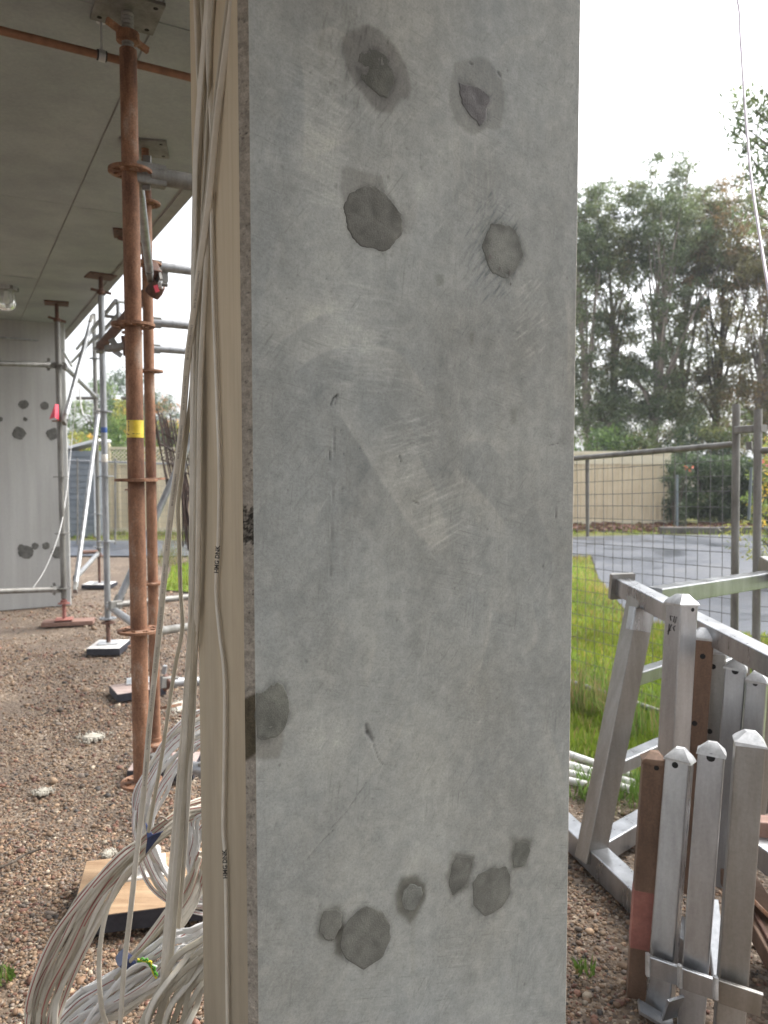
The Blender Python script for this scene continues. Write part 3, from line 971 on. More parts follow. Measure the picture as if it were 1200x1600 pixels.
def patch(poly, m, parent, proud=0.0012, name='mortar_patch', jit=0.0012, seed=0, yoff=0.0, label=None, base=None, pale=False):
    """a trowelled-in plug of mortar with its own ragged outline and uneven skin"""
    rs = np.random.RandomState(seed)
    q = []
    p_ = np.array(poly)
    for i in range(len(p_)):
        a, c = p_[i], p_[(i + 1) % len(p_)]
        for k in range(6): q.append(a + (c - a) * (k / 6))
    q = np.array(q)
    q = q * 0.7 + (np.roll(q, 1, 0) + np.roll(q, -1, 0)) * 0.15
    n_ = len(q)
    cen = q.mean(0)
    dirs = q - cen
    ln = np.linalg.norm(dirs, axis=1, keepdims=True)
    j_ = rs.normal(0, 1, n_)
    j_ = j_ * 0.6 + np.roll(j_, 1) * 0.5 + np.roll(j_, 2) * 0.3
    q = q + dirs / ln * (j_ * jit)[:, None]
    rings = [(1.0, -0.0005), (0.97, proud * 0.5), (0.95, proud * 0.9), (0.88, proud), (0.76, proud), (0.6, proud * 1.1), (0.4, proud * 1.1), (0.2, proud * 1.1)]
    V, tn = [], []
    for ri, (sc, h_) in enumerate(rings):
        t = cen + (q - cen) * sc
        nz = fbm(t[:, 0] * 55 + seed, t[:, 1] * 55, 4, 33)
        hh = h_ + (0.0012 * (nz - 0.5) if ri > 1 else 0)
        V.append(np.stack([t[:, 0], -hh + yoff + 0 * nz, t[:, 1]], -1))
        edge = (0.86, 0.90, 0.96, 1.0, 1.01, 1.01, 1.01, 1.01)[ri]
        if pale: edge = (0.66, 0.72, 0.82, 0.90, 0.98, 1.06, 1.10, 1.12)[ri]
        tn.append(edge * (1 + 0.9 * (nz - 0.5) + 0.35 * (fbm(t[:, 0] * 18 + seed, t[:, 1] * 18, 3, 35) - 0.5)))
    V.append(np.array([[cen[0], -proud * 1.1 + yoff, cen[1]]])); tn.append(np.array([1.05 if not pale else 1.12]))
    V = np.concatenate(V); tn = np.concatenate(tn)
    tris = []
    k = np.arange(n_)
    for r_ in range(len(rings) - 1):
        a, b_, c, d = r_ * n_ + k, r_ * n_ + (k + 1) % n_, (r_ + 1) * n_ + (k + 1) % n_, (r_ + 1) * n_ + k
        tris += [np.stack([a, b_, c], -1), np.stack([a, c, d], -1)]
    L_ = (len(rings) - 1) * n_
    tris.append(np.stack([L_ + k, L_ + (k + 1) % n_, np.full(n_, len(V) - 1)], -1))
    colr = tn[:, None] * np.array(base if base is not None else (0.108, 0.107, 0.096))
    me = np_mesh(name, V, np.concatenate(tris), [m], True, {'tone': np.clip(colr, 0.01, 1)})
    o = link_mesh(name, me, parent)
    return tag(o, label)


PBASE = {'mortar': (0.117, 0.117, 0.104), 'mortar_green': (0.112, 0.114, 0.100), 'mortar_violet': (0.136, 0.133, 0.135), 'mortar_pale': (0.138, 0.141, 0.128)}
plab = {'A': 'dark mortar patch inside a brownish damp halo', 'B': 'violet grey triangular mortar patch', 'C': 'largest round mortar patch', 'D': 'paler mortar patch with dark spots', 'G': 'pale oval mortar patch ringed by a dark stain', 'K': 'brown mortar patch wrapping the left edge'}
for i, (kx, (poly, mm)) in enumerate(PATCH.items()):
    PB = {'A': (0.084, 0.085, 0.074), 'C': (0.104, 0.104, 0.094), 'B': (0.118, 0.115, 0.117)}
    patch(poly, M['patch'], column, 0.0004, seed=i, label=plab.get(kx), base=PB.get(kx, PBASE[mm]), pale=(kx == 'D'), jit=0.0011)
# dark voids in the paler patch
for x, y, r_ in ((982, 1238, 13), (1032, 1300, 9), (1084, 1318, 9), (1090, 1380, 8)):
    s_, z_ = z1([(x, y)])[0]
    rr = r_ / 3.333 / 890 * 0.9
    pts = [(s_ + rr * random.uniform(0.6, 1.1) * math.cos(k * 0.785), -0.0022, z_ + rr * 1.35 * random.uniform(0.7, 1.1) * math.sin(k * 0.785)) for k in range(8)]
    MB().add(pts, [tuple(range(8))]).build('void', M['timber'], column, local=True)

# ------------------------------------------------------------------ the far column
q = G(112, 945)
fd = q.y
FR = Vector((q.x, q.y, 0))
fc = FR - VV * Wd
fcol = empty('concrete_column', fc, 'far concrete column at the left end of the slab with dark round patches', 'column', None, YAW)
b = MB()
c_ = 0.012
ring = [(c_, 0), (Wd - c_, 0), (Wd, c_), (Wd, TK), (0, TK), (0, c_)]
b.add([(x, y, 0) for x, y in ring] + [(x, y, H) for x, y in ring], [(i, (i + 1) % 6, 6 + (i + 1) % 6, 6 + i) for i in range(6)])
b.build('shaft', M['farcol'], fcol, local=True)


def fface(x, y):
    qq = ray(x, y)
    t = (fc - EYE).dot(UU) / qq.dot(UU)
    p = EYE + qq * t
    return (p - fc).dot(VV), p.z


for i, (x, y, r_) in enumerate([(37, 632, 6.5), (70, 634, 6), (30, 677, 9), (83, 678, 9), (33, 856, 5), (41, 862, 10), (55, 853, 5), (72, 853, 5.5), (91, 863, 10), (0, 655, 4), (40, 655, 3)]):
    s_, z_ = fface(x, y)
    k = 1.0 / 140
    rs = random.Random(i)
    poly = [(s_ + r_ * k * rs.uniform(0.85, 1.12) * math.cos(-a * 0.6283), z_ + r_ * k * rs.uniform(0.85, 1.12) * math.sin(-a * 0.6283)) for a in range(10)]
    patch(poly, M['patch'], fcol, 0.004, 'mortar_patch', 0.002, i + 50, base=(0.115, 0.113, 0.105))

# ------------------------------------------------------------------ scaffold pieces
def rosette_mesh(m):
    bb = MB()
    n_ = 32
    def ringz(r0, r1, z0, z1):
        vsx = []
        for rr, zz in ((r0, z0), (r1, z0), (r1, z1), (r0, z1)):
            vsx += [(rr * math.cos(2 * math.pi * k / n_), rr * math.sin(2 * math.pi * k / n_), zz) for k in range(n_)]
        fs = []
        for a in range(4):
            c = (a + 1) % 4
            fs += [(a * n_ + k, a * n_ + (k + 1) % n_, c * n_ + (k + 1) % n_, c * n_ + k) for k in range(n_)]
        bb.add(vsx, fs)
    ringz(0.024, 0.035, -0.005, 0.005)
    ringz(0.053, 0.064, -0.0045, 0.0045)
    for k in range(8):
        an = k * math.pi / 4 + 0.2
        Mx = Matrix.Rotation(an, 3, 'Z')
        bb.box(Mx @ Vector((0.044, 0, 0)), (0.022, 0.013 if k % 2 else 0.02, 0.0086), Mx)
    me = bpy.data.meshes.new('rosette')
    me.from_pydata(bb.v, [], bb.f)
    me.materials.append(m)
    me.update()
    return me


ROS = {k: rosette_mesh(M[k]) for k in ('rust', 'galv', 'rust_dark', 'galv_dirty')}


def zy(x, y, d):
    return P(x, y, d).z


def standard(label, px, py, d, r_, m, ytop, ybot, ros, head=None, base=None, group='scaffold standards propping the slab', ros_m=None, screw='rust', ztop=None, zbot=None):
    """upright scaffold tube. ytop/ybot: tube ends, ros: rosette heights, head/base: (nut y) for the jacks"""
    p = P(px, py, d)
    X, Y = p.x, p.y
    zt = ztop if ztop is not None else zy(px, ytop, d)
    zb = zbot if zbot is not None else zy(px, ybot, d)
    e = empty('scaffold_standard', (X, Y, 0.06 if base else zb), label, 'scaffold pole', group)
    MB().tube((X, Y, zb), (X, Y, zt), r_, n=20).build('tube', m, e, smooth=40)
    rm = ros_m or ROS['galv']
    for yy in ros:
        z_ = zy(px, yy, d)
        o_ = link_mesh('rosette', rm, e, Vector((X, Y, z_)) - ORG[e.name])
        o_.rotation_euler = (0, 0, random.uniform(0, 0.7))
        s_ = (r_ / 0.0242)
        o_.scale = (max(1, s_ * 0.97), max(1, s_ * 0.97), 1)
    def thread(z0, z1, mm, nm):
        prof = []
        k = max(6, int((z1 - z0) / 0.006))
        for i in range(k + 1):
            prof.append((r_ * (0.74 if i % 2 else 0.64), (z1 - z0) * i / k))
        MB().lathe((X, Y, z0), prof, 16).build(nm, mm, e, smooth=30)
    if head:
        thread(zt - 0.02, H - 0.012, M[screw], 'head_jack')
        hp = MB().box((X, Y, H - 0.007), (0.2, 0.19, 0.010), Matrix.Rotation(head[1], 3, 'Z')).build('head_plate', M[head[2]], e)
        for dx, dy in ((-1, -1), (1, -1), (1, 1), (-1, 1)):
            t = Matrix.Rotation(head[1], 3, 'Z') @ Vector((dx * 0.075, dy * 0.068, 0))
            ORG[hp.name] = ORG[e.name]
            MB().tube((X + t.x, Y + t.y, H - 0.0128), (X + t.x, Y + t.y, H - 0.010), 0.008, n=10).build('bolt_hole', M['hole'], hp)
        zn = zy(px, head[0], d)
        bb = MB()
        bb.lathe((X, Y, zn - 0.018), [(r_ * 0.8, 0), (r_ * 1.35, 0.004), (r_ * 1.35, 0.03), (r_ * 0.8, 0.036)], 12)
        a = Matrix.Rotation(head[3], 3, 'Z') @ Vector((0.075, 0, 0.0))
        bb.bar(Vector((X, Y, zn)) - a + Vector((0, 0, 0.02)), Vector((X, Y, zn)) + a - Vector((0, 0, 0.012)), 0.012, 0.02)
        bb.build('wing_nut', M['rust' if head[2] == 'galv_dirty' else head[2]], e, smooth=40)
    if base:
        yb, nut, mm, sc, zpl = base
        thread(zpl, zb + 0.03, M[sc], 'base_jack')
        MB().box((X, Y, zpl), (0.15, 0.15, 0.008), Matrix.Rotation(YAW * 0.6, 3, 'Z')).build('base_plate', M[mm], e)
        if nut:
            zn = zy(px, nut, d)
            MB().lathe((X, Y, zn - 0.014), [(r_ * 0.9, 0), (r_ * 2.2, 0.006), (r_ * 2.2, 0.014), (r_ * 1.2, 0.022), (r_ * 1.2, 0.04), (r_ * 0.9, 0.044)], 16).build('collar_nut', M[sc], e, smooth=40)
    return e, X, Y


def sole_board(label, c, size, rot, m, edge=None, zc=None):
    e = empty('sole_board', (c[0], c[1], 0), label, 'board', 'sole boards under the scaffold')
    Mx = Matrix.Rotation(rot, 3, 'Z')
    t = size[2]
    z0 = zc if zc is not None else t / 2 + 0.006
    MB().box((c[0], c[1], z0), (size[0], size[1], t), Mx).build('edge_band', edge or m, e)
    MB().box((c[0], c[1], z0 + t / 2 + 0.0012), (size[0] - 0.004, size[1] - 0.004, 0.0024), Mx).build('board_face', m, e)
    return e


# A: the near rusty standard
dA = 2.56
eA, XA, YA = standard('near rusty scaffold standard with a yellow label running from gravel to slab', 208, 500, dA, 0.0272, M['rust'], 78, 1300, [268, 508, 750, 985, 1222], (58, 0.5, 'galv_dirty', 0.9), (1390, 1330, 'white_plate', 'white_plate', 0.078), ros_m=ROS['rust'], screw='galv_dirty')
zlab0, zlab1 = zy(208, 684, dA), zy(208, 657, dA)
b = MB()
n_ = 14
vsx = []
for zz in (zlab0, zlab1):
    vsx += [(XA + 0.0277 * math.cos(-math.pi * 1.02 + math.pi * 1.04 * k / n_), YA + 0.0277 * math.sin(-math.pi * 1.02 + math.pi * 1.04 * k / n_), zz) for k in range(n_ + 1)]
b.add(vsx, [(k, k + 1, n_ + 2 + k, n_ + 1 + k) for k in range(n_)])
lab = b.build('label_sticker', M['yellow'], eA, smooth=60)
ORG[lab.name] = ORG[eA.name]
b = MB()
def on_tube(a, z_):
    return (XA + 0.0280 * math.cos(a), YA + 0.0280 * math.sin(a), z_)
for a0, a1, f0, f1 in [(-2.1, -2.02, 0.35, 0.95), (-2.2, -1.92, 0.88, 0.92), (-2.2, -1.95, 0.6, 0.63), (-2.2, -1.95, 0.42, 0.45), (-2.75, -2.3, 0.20, 0.24), (-2.3, -2.0, 0.15, 0.2), (-1.6, -1.3, 0.2, 0.235), (-1.2, -0.7, 0.2, 0.225), (-2.9, -2.6, 0.24, 0.27)]:
    z0, z1_ = zlab0 + (zlab1 - zlab0) * f0, zlab0 + (zlab1 - zlab0) * f1
    k = 4
    vsx = []
    for zz in (z0, z1_):
        vsx += [on_tube(a0 + (a1 - a0) * i / k, zz) for i in range(k + 1)]
    b.add(vsx, [(i, i + 1, k + 2 + i, k + 1 + i) for i in range(k)])
b.build('printed_mark', M['ink'], lab)
# plywood sole board under A
c0, c1_, c2_ = G(127, 1456, 0.07), G(212, 1450, 0.07), G(200, 1340, 0.07)
ax = (c1_ - c0).normalized()
rot = math.atan2(ax.y, ax.x)
ce = Vector((XA, YA, 0)) + Vector((0.05, -0.07, 0))
sole_board('tan plywood sole board with a black edge under the near rusty standard', (ce.x, ce.y), (0.46, 0.36, 0.055), rot + 0.12, M['ply'], M['board_edge'], 0.045)

dB = 3.62
eB, XB, YB = standard('second rusty scaffold standard just behind the one with the yellow label', 236, 750, dB, 0.0242, M['rust'], 262, 1150, [318, 412, 580, 748, 911], (268, 0.2, 'galv_dirty', 0.2), (1210, 1160, 'rust_dark', 'rust', 0.066), ros_m=ROS['rust'])
sole_board('pinkish sole board with a black edge beneath the second rusty standard', (XB + 0.06, YB - 0.05), (0.30, 0.22, 0.05), 0.06, M['board_pink'], M['board_edge'])
sole_board('pinkish grey board with a blue edge left of the rusty standards', tuple(G(215, 1078, 0.03).xy), (0.30, 0.23, 0.045), 0.55, M['board_pink'], M['board_edge'])
dC = 6.0
eC, XC, YC = standard('galvanised standard with a small blue sticker on a white sole board', 163, 700, dC, 0.0242, M['galv'], 462, 968, [545, 643, 744, 846, 966], (456, 0.6, 'rust_dark', 0.15), (1010, 972, 'zinc', 'rust_dark', 0.066), screw='rust_dark')
p = P(163, 672, dC)
MB().lathe((XC, YC, p.z - 0.02), [(0.0246, 0), (0.0249, 0.001), (0.0249, 0.04), (0.0246, 0.041)], 16).build('label_sticker', M['blue_label'], eC, smooth=40)
p = P(163, 712, dC)
MB().lathe((XC, YC, p.z - 0.05), [(0.0246, 0), (0.0249, 0.001), (0.0249, 0.06), (0.0246, 0.061)], 16).build('label_band', M['white_plate'], eC, smooth=40)
sole_board('square white topped sole board with a black edge on the gravel', (XC + 0.01, YC - 0.02), (0.25, 0.30, 0.05), 0.05, M['board_white'], M['board_edge'])
dD = 6.98
eD, XD, YD = standard('weathered galvanised standard in front of the far patched column', 94, 700, dD, 0.0242, M['galv_dirty'], 498, 935, [570, 745, 833, 919], (500, 0.4, 'rust_dark', 0.5), (980, 942, 'rosered', 'rosered', 0.058), screw='rust_dark', ros_m=ROS['galv_dirty'])
o_ = link_mesh('rosette', ROS['rust'], eD, Vector((XD, YD, zy(94, 658, dD))) - ORG[eD.name])
o_['label'] = 'rusty orange rosette'
sole_board('long red brown plank lying at the foot of the far weathered standard', (XD + 0.03, YD + 0.02), (0.44, 0.18, 0.035), 0.25, M['board_brown'], M['board_brown'])
dE = 9.2
eE, XE, YE = standard('thin distant galvanised standard outside the slab on a white pad', 151, 700, dE, 0.0242, M['galv_dirty'], 490, 862, [560, 618, 680, 744, 803, 855], None, (915, 868, 'galv', 'rust_dark', 0.055))
sole_board('small white pad under the distant thin standard', (XE, YE), (0.34, 0.26, 0.045), 0.0, M['board_white'], M['board_edge'])


standard('standard almost hidden behind the one with the yellow label', 206, 500, 4.93, 0.0242, M['rust'], 395, 1040, [520, 765, 1010], (378, 0.3, 'rust_dark', 0.3), (1060, 1048, 'zinc', 'rust', 0.06), ros_m=ROS['rust'], screw='rust_dark')


def ledger(label, p0, p1, r_=0.0242, m='galv', group='scaffold ledgers and braces', name='scaffold_tube', heads=True, cat='scaffold tube'):
    p0, p1 = Vector(p0), Vector(p1)
    lo_ = p0 if p0.z <= p1.z else p1
    e = empty(name, lo_, label, cat, group)
    MB().tube(p0, p1, r_, n=14).build('tube', M[m], e, smooth=40)
    if heads:
        t = (p1 - p0).normalized()
        up = Vector((0, 0, 1)) if abs(t.z) < 0.9 else Vector((1, 0, 0))
        for pp, sg in ((p0, 1), (p1, -1)):
            MB().bar(pp - t * sg * 0.045, pp + t * sg * 0.05, r_ * 1.5, r_ * 2.5, up, 0.006).build('wedge_head', M['galv_dirty'], e)
    return e


def wedge_pin(p, e):
    MB().bar(p + Vector((0, 0, -0.05)), p + Vector((0.004, 0, 0.06)), 0.008, 0.026, Vector((1, 0, 0))).build('wedge_pin', M['galv_dirty'], e)


# ledger from A's top rosette to the right, and the other tubes seen left of the near column
zA = zy(208, 268, dA)
e = ledger('thick grey scaffold ledger at the top rosette of the labelled rusty standard', (XA + 0.062 * VV.x, YA + 0.062 * VV.y, zA), Vector((XA, YA, zA)) + VV * 1.35, 0.028, 'galv_dirty')
wedge_pin(Vector((XA, YA, zA)) + VV * 0.05, e)
for i, (y, wpx, lab_) in enumerate([(416, 14, 'topmost of the three sky-lit scaffold rails left of the near column'), (504, 13, 'middle of the three sky-lit scaffold rails left of the near column'), (545, 11, 'lowest of the three sky-lit scaffold rails left of the near column')]):
    d = 0.0483 * 1200 / wpx
    p = P(243, y, d)
    ledger(lab_, p - VV * 0.02, p + VV * 1.35, 0.0242, 'galv', 'rails beyond the rusty standards')
p = P(180, 945, 5.5)
ledger('ground level ledger running right from behind the labelled standard', p, P(310, 931, 6.1), 0.0242, 'galv_dirty')
p = P(170, 947, 5.85)
ledger('low ledger descending from the blue stickered standard towards the viewer', p, P(214, 978, 4.6), 0.0242, 'galv')
ledger('low galvanised tube behind the rusty standards at knee height', P(244, 987, 4.2), P(320, 975, 4.9), 0.0242, 'galv_dirty')
e = ledger('low tube with a rusty clamp between the cables and the second standard', P(262, 1066, 3.9), P(330, 1064, 4.1), 0.024, 'galv')
MB().bar(P(252, 1058, 3.9), P(266, 1074, 3.9), 0.05, 0.06, bev=0.01).build('clamp', M['rust_dark'], e)
MB().bar(P(256, 1052, 3.88), P(258, 1040, 3.88), 0.028, 0.018, Vector((1, 0, 0))).build('wedge_pin', M['galv'], e)
ledger('pale tube lying near the ground behind the red striped cable loop', P(250, 1192, 3.2), P(330, 1204, 3.1), 0.027, 'galv')
MB().bar(P(258, 1105, 3.5), P(276, 1102, 3.4), 0.05, 0.012).build('rusty_wedge', M['rust'], label='small rusty steel wedge on the gravel beside the second standard', cat='wedge')

# braces
zD = lambda y: Vector((XD, YD, zy(94, y, dD)))
zE = lambda y: Vector((XE, YE, zy(151, y, dE)))
ledger('white brace leaning from the rusty orange rosette up to the slab edge', zD(656) + Vector((0.07, -0.05, 0)), P(143, 500, 7.7), 0.0235, 'galv')
ledger('thin diagonal tube falling from the far weathered standard to the distant one', zD(572) + Vector((0.05, 0.02, 0)), zE(620), 0.0235, 'galv')
ledger('long white brace crossing in front of the distant thin standard', zD(919) + Vector((0.1, 0.02, 0)), P(154, 645, 9.0), 0.0235, 'galv')
ledger('short pale tube rising to the right from the foot of the long white brace', P(118, 903, 7.2), P(152, 866, 9.0), 0.0235, 'galv')
e = ledger('weathered ledger at head height across the far column', zD(571) - VV * 0.06, P(-60, 566, 6.2), 0.022, 'galv_dirty')
wedge_pin(zD(571) - VV * 0.08, e)
e = ledger('weathered ledger near the ground across the far column', zD(920) - VV * 0.06, P(-60, 926, 6.3), 0.0242, 'galv_dirty')
wedge_pin(zD(920) - VV * 0.08, e)
ledger('thin conduit crossing the top of the far column', P(90, 535, 8.05), P(-60, 522, 7.4), 0.011, 'galv', heads=False)
ledger('diagonal tie in front of the far column above the head height ledger', P(112, 572, 7.6), P(98, 548, 7.2), 0.012, 'zinc', heads=False)
ledger('dark tube from the distant thin standard to the left', zE(622), P(120, 622, 9.4), 0.02, 'galv_dirty', heads=False)
ledger('dark tube end behind the labelled rusty standard', P(192, 622, 8.8), P(225, 622, 8.6), 0.022, 'galv_dirty', heads=False)
ledger('bent black bar near the distant pad', P(128, 863, 8.9), P(151, 862, 9.1), 0.024, 'rust_dark', heads=False)
e = ledger('long diagonal brace with a yellow band behind both rusty standards', P(184, 941, 5.6), P(312, 655, 6.0), 0.026, 'galv')
a, c = P(203.5, 898, 5.66), P(199, 907, 5.66)
MB().tube(c, a, 0.0266, n=14).build('yellow_band', M['yellow'], e, smooth=40)
ledger('pale tube wedged between the two rusty standards below the top rosette', P(217, 288, 2.62), P(234, 428, 3.36), 0.017, 'galv')
# brown diagonal brace with couplers near the top of the second standard
e = ledger('brown diagonal brace passing behind the standards below the slab edge', P(157, 542, 5.8), P(252, 432, 4.2), 0.034, 'rust_dark')
cp = empty('scaffold_coupler', P(243, 455, 3.42), 'grey scaffold coupler with a pink sticker on the second rusty standard', 'coupler')
o_ = MB()
o_.lathe(P(243, 452, 3.42), [(0.02, -0.035), (0.034, -0.03), (0.036, 0.0), (0.03, 0.03), (0.012, 0.036)], 18, Vector((0.55, -0.2, 0.6)))
o_.build('coupler_body', M['rust_dark'], cp, smooth=40)
MB().bar(P(236, 415, 3.44), P(244, 430, 3.40), 0.05, 0.045, bev=0.01).build('coupler_flap', M['rust_dark'], cp)
MB().bar(P(250, 440, 3.40), P(247, 424, 3.42), 0.012, 0.04).build('coupler_flap', M['galv_dirty'], cp)
MB().tube(P(250, 444, 3.38), P(262, 446, 3.38), 0.008, n=8).build('bolt', M['galv_dirty'], cp)
MB().lathe(P(251, 445, 3.38), [(0.018, -0.006), (0.018, 0.006)], 6, Vector((1, 0, 0))).build('nut', M['zinc'], cp)
MB().box(P(244.5, 451, 3.365), (0.018, 0.003, 0.03), Matrix.Rotation(-0.3, 3, 'Y')).build('sticker', M['pink'], cp)
cp = empty('scaffold_coupler', P(180, 545, 4.6), 'dark coupler with hanging wedges left of the labelled standard', 'coupler')
MB().bar(P(168, 545, 4.6), P(197, 540, 4.5), 0.045, 0.04, bev=0.01).build('coupler_body', M['galv_dirty'], cp)
MB().bar(P(178, 548, 4.6), P(190, 556, 4.6), 0.012, 0.03).build('wedge_pin', M['galv'], cp)
MB().bar(P(194, 525, 4.5), P(198, 556, 4.5), 0.03, 0.03, Vector((1, 0, 0))).build('coupler_flap', M['rust_dark'], cp)
MB().bar(P(174, 530, 4.65), P(186, 548, 4.6), 0.014, 0.035, Vector((1, 0, 0))).build('coupler_flap', M['galv_dirty'], cp)

# guard frame outside the slab edge, seen against the sky
gf = empty('guard_rail_frame', P(180, 560, 7.0), 'blue grey guard rail frame beyond the slab edge against the sky', 'guard rail')
for k, (a, c, d0, d1, r_) in enumerate([((120, 545), (181, 470), 9.5, 6.2, 0.018), ((181, 470), (210, 474), 6.2, 6.6, 0.016), ((184, 472), (185, 500), 6.25, 6.25, 0.015), ((166, 494), (205, 498), 6.6, 6.4, 0.015), ((150, 530), (186, 490), 7.4, 6.25, 0.017), ((112, 566), (150, 525), 9.6, 7.4, 0.016)]):
    MB().tube(P(*a, d0), P(*c, d1), r_, n=10).build('rail', M['galv'], gf, smooth=40)

# pink flag on D
b = MB()
a, c, t = zD(655) + Vector((-0.045, -0.03, 0)), zD(655) + Vector((-0.02, -0.05, 0)), None
p0, p1, p2, p3 = P(77, 655, dD - 0.08), P(92, 657, dD - 0.05), P(91, 632, dD - 0.05), P(86, 631, dD - 0.07)
pm = P(86, 652, dD - 0.11)
b.add([p0, pm, p1, p2, p3] + [q_ + Vector((0, 0.004, 0)) for q_ in (p0, pm, p1, p2, p3)], [(0, 1, 4), (1, 2, 3, 4), (9, 6, 5), (9, 8, 7, 6), (0, 5, 6, 1), (1, 6, 7, 2), (2, 7, 8, 3), (3, 8, 9, 4), (4, 9, 5, 0)])
b.build('safety_flag', M['pink'], label='bright pink plastic flag on the far weathered standard', cat='flag')
# white cord hanging by the far column
ledge = [P(120, 608, 7.5), P(117, 640, 7.5), P(112, 690, 7.5), P(104, 770, 7.2), P(92, 835, 6.8), P(70, 890, 6.6), P(52, 918, 6.5)]
MB().path(spline(ledge, 6), 0.0035, 6).build('cord', M['cable_white'], label='thin white cord looping down past the far weathered standard', cat='cord', smooth=60)
MB().path(spline([P(124, 602, 7.6), P(126, 630, 7.6), P(130, 648, 7.6)], 4), 0.007, 6).build('cord', M['cable_white'], label='short white cord end dangling beside the slanted white brace', cat='cord', smooth=60)

# ------------------------------------------------------------------ ceiling fittings
pz = zy(159, 87, 2.62)
pc = P(159, 87, 2.62)
pipe = empty('ceiling_pipe', pc, 'thin brown pipe hanging under the slab near the top left', 'pipe')
MB().tube(pc - VV * 1.6, pc + VV * 1.2, 0.0132, n=16).build('pipe_run', M['copper'], pipe, smooth=40)
hg = MB().tube((pc.x, pc.y, pz + 0.014), (pc.x, pc.y, H - 0.002), 0.0045, n=8)
hg.build('threaded_rod', M['zinc'], pipe, smooth=40)
MB().lathe((pc.x, pc.y, H - 0.008), [(0.016, 0), (0.016, 0.006)], 12).build('anchor_washer', M['zinc'], pipe)
b = MB(); b.lathe(pc - VV * 0.011, [(0.0145, 0), (0.0185, 0.001), (0.0185, 0.021), (0.0145, 0.022)], 18, VV)
cl = b.build('pipe_clip', M['zinc'], pipe, smooth=40)
ORG[cl.name] = ORG[pipe.name]
b = MB(); b.lathe(pc - VV * 0.016, [(0.0140, 0), (0.0168, 0.0005), (0.0168, 0.0315), (0.0140, 0.032)], 18, VV)
b.build('rubber_lining', M['black_rubber'], cl, smooth=40)

lp = P(10, 470, 6.35)
bl = empty('bulkhead_light', (lp.x, lp.y, H - 0.2), 'clear glass jar light fitting under the slab at far left', 'light fitting')
MB().lathe((lp.x, lp.y, H), [(0.085, -0.03), (0.085, 0)], 20).build('base', M['cap'], bl, smooth=40)
MB().box((lp.x - 0.02, lp.y, H - 0.02), (0.19, 0.12, 0.03)).build('mounting_plate', M['galv_dirty'], bl)
MB().lathe((lp.x, lp.y, H - 0.03), [(0.055, 0), (0.06, -0.03), (0.07, -0.06), (0.072, -0.11), (0.06, -0.145), (0.03, -0.165), (0.002, -0.17)], 20).build('glass_jar', M['glass'], bl, smooth=60)
MB().lathe((lp.x, lp.y, H - 0.03), [(0.02, 0), (0.022, -0.05), (0.03, -0.08), (0.02, -0.11), (0.002, -0.118)], 14).build('bulb', M['cable_white'], bl, smooth=60)

# ------------------------------------------------------------------ cables
def ribbon(pts, w_, h_, tw0=0.0, tw1=0.0, m=None, stripe=False, n=6, parent=None, name='cable', round_=False, wob=0.0, seed=0, **kw):
    q = spline(pts, n)
    rs = random.Random(seed)
    ph = rs.uniform(0, 6)
    L = len(q)
    prof = []
    if round_:
        prof = [(math.cos(2 * math.pi * k / 10) * w_ / 2, math.sin(2 * math.pi * k / 10) * w_ / 2) for k in range(10)]
    else:
        rr = h_ / 2; fl = w_ / 2 - rr
        for k in range(5):
            a = -math.pi / 2 + math.pi * k / 4
            prof.append((fl + rr * math.cos(a), rr * math.sin(a)))
        prof += [(fl * 0.75, rr), (fl * 0.15, rr)]
        for k in range(5):
            a = math.pi / 2 + math.pi * k / 4
            prof.append((-fl + rr * math.cos(a), rr * math.sin(a)))
        prof += [(-fl * 0.75, -rr), (-fl * 0.15, -rr)]
    K = len(prof)
    bb = MB()
    vsx, fs, frames = [], [], []
    for i, p in enumerate(q):
        t = (q[min(i + 1, L - 1)] - q[max(i - 1, 0)]).normalized()
        s_ = t.cross(Vector((0.05, -1, 0.15)))
        if s_.length < 0.15: s_ = t.cross(Vector((1, 0, 0)))
        s_.normalize()
        nn = s_.cross(t).normalized()
        tw = tw0 + (tw1 - tw0) * i / (L - 1) + wob * math.sin(ph + i * 0.35)
        a, c = s_ * math.cos(tw) + nn * math.sin(tw), nn * math.cos(tw) - s_ * math.sin(tw)
        frames.append((p, t, a, c))
        for x, y in prof: vsx.append(p + a * x + c * y)
    for i in range(L - 1):
        for k in range(K):
            fs.append((i * K + k, i * K + (k + 1) % K, (i + 1) * K + (k + 1) % K, (i + 1) * K + k))
    fs.append(tuple(range(K - 1, -1, -1))); fs.append(tuple(range((L - 1) * K, L * K)))
    bb.add(vsx, fs)
    if stripe:
        for i in range(L - 1):
            for k in (5, 12):
                bb.m[i * K + k] = 1
    o = bb.build(name, [m, M['red_stripe']], parent, smooth=50, **kw)
    return o, frames


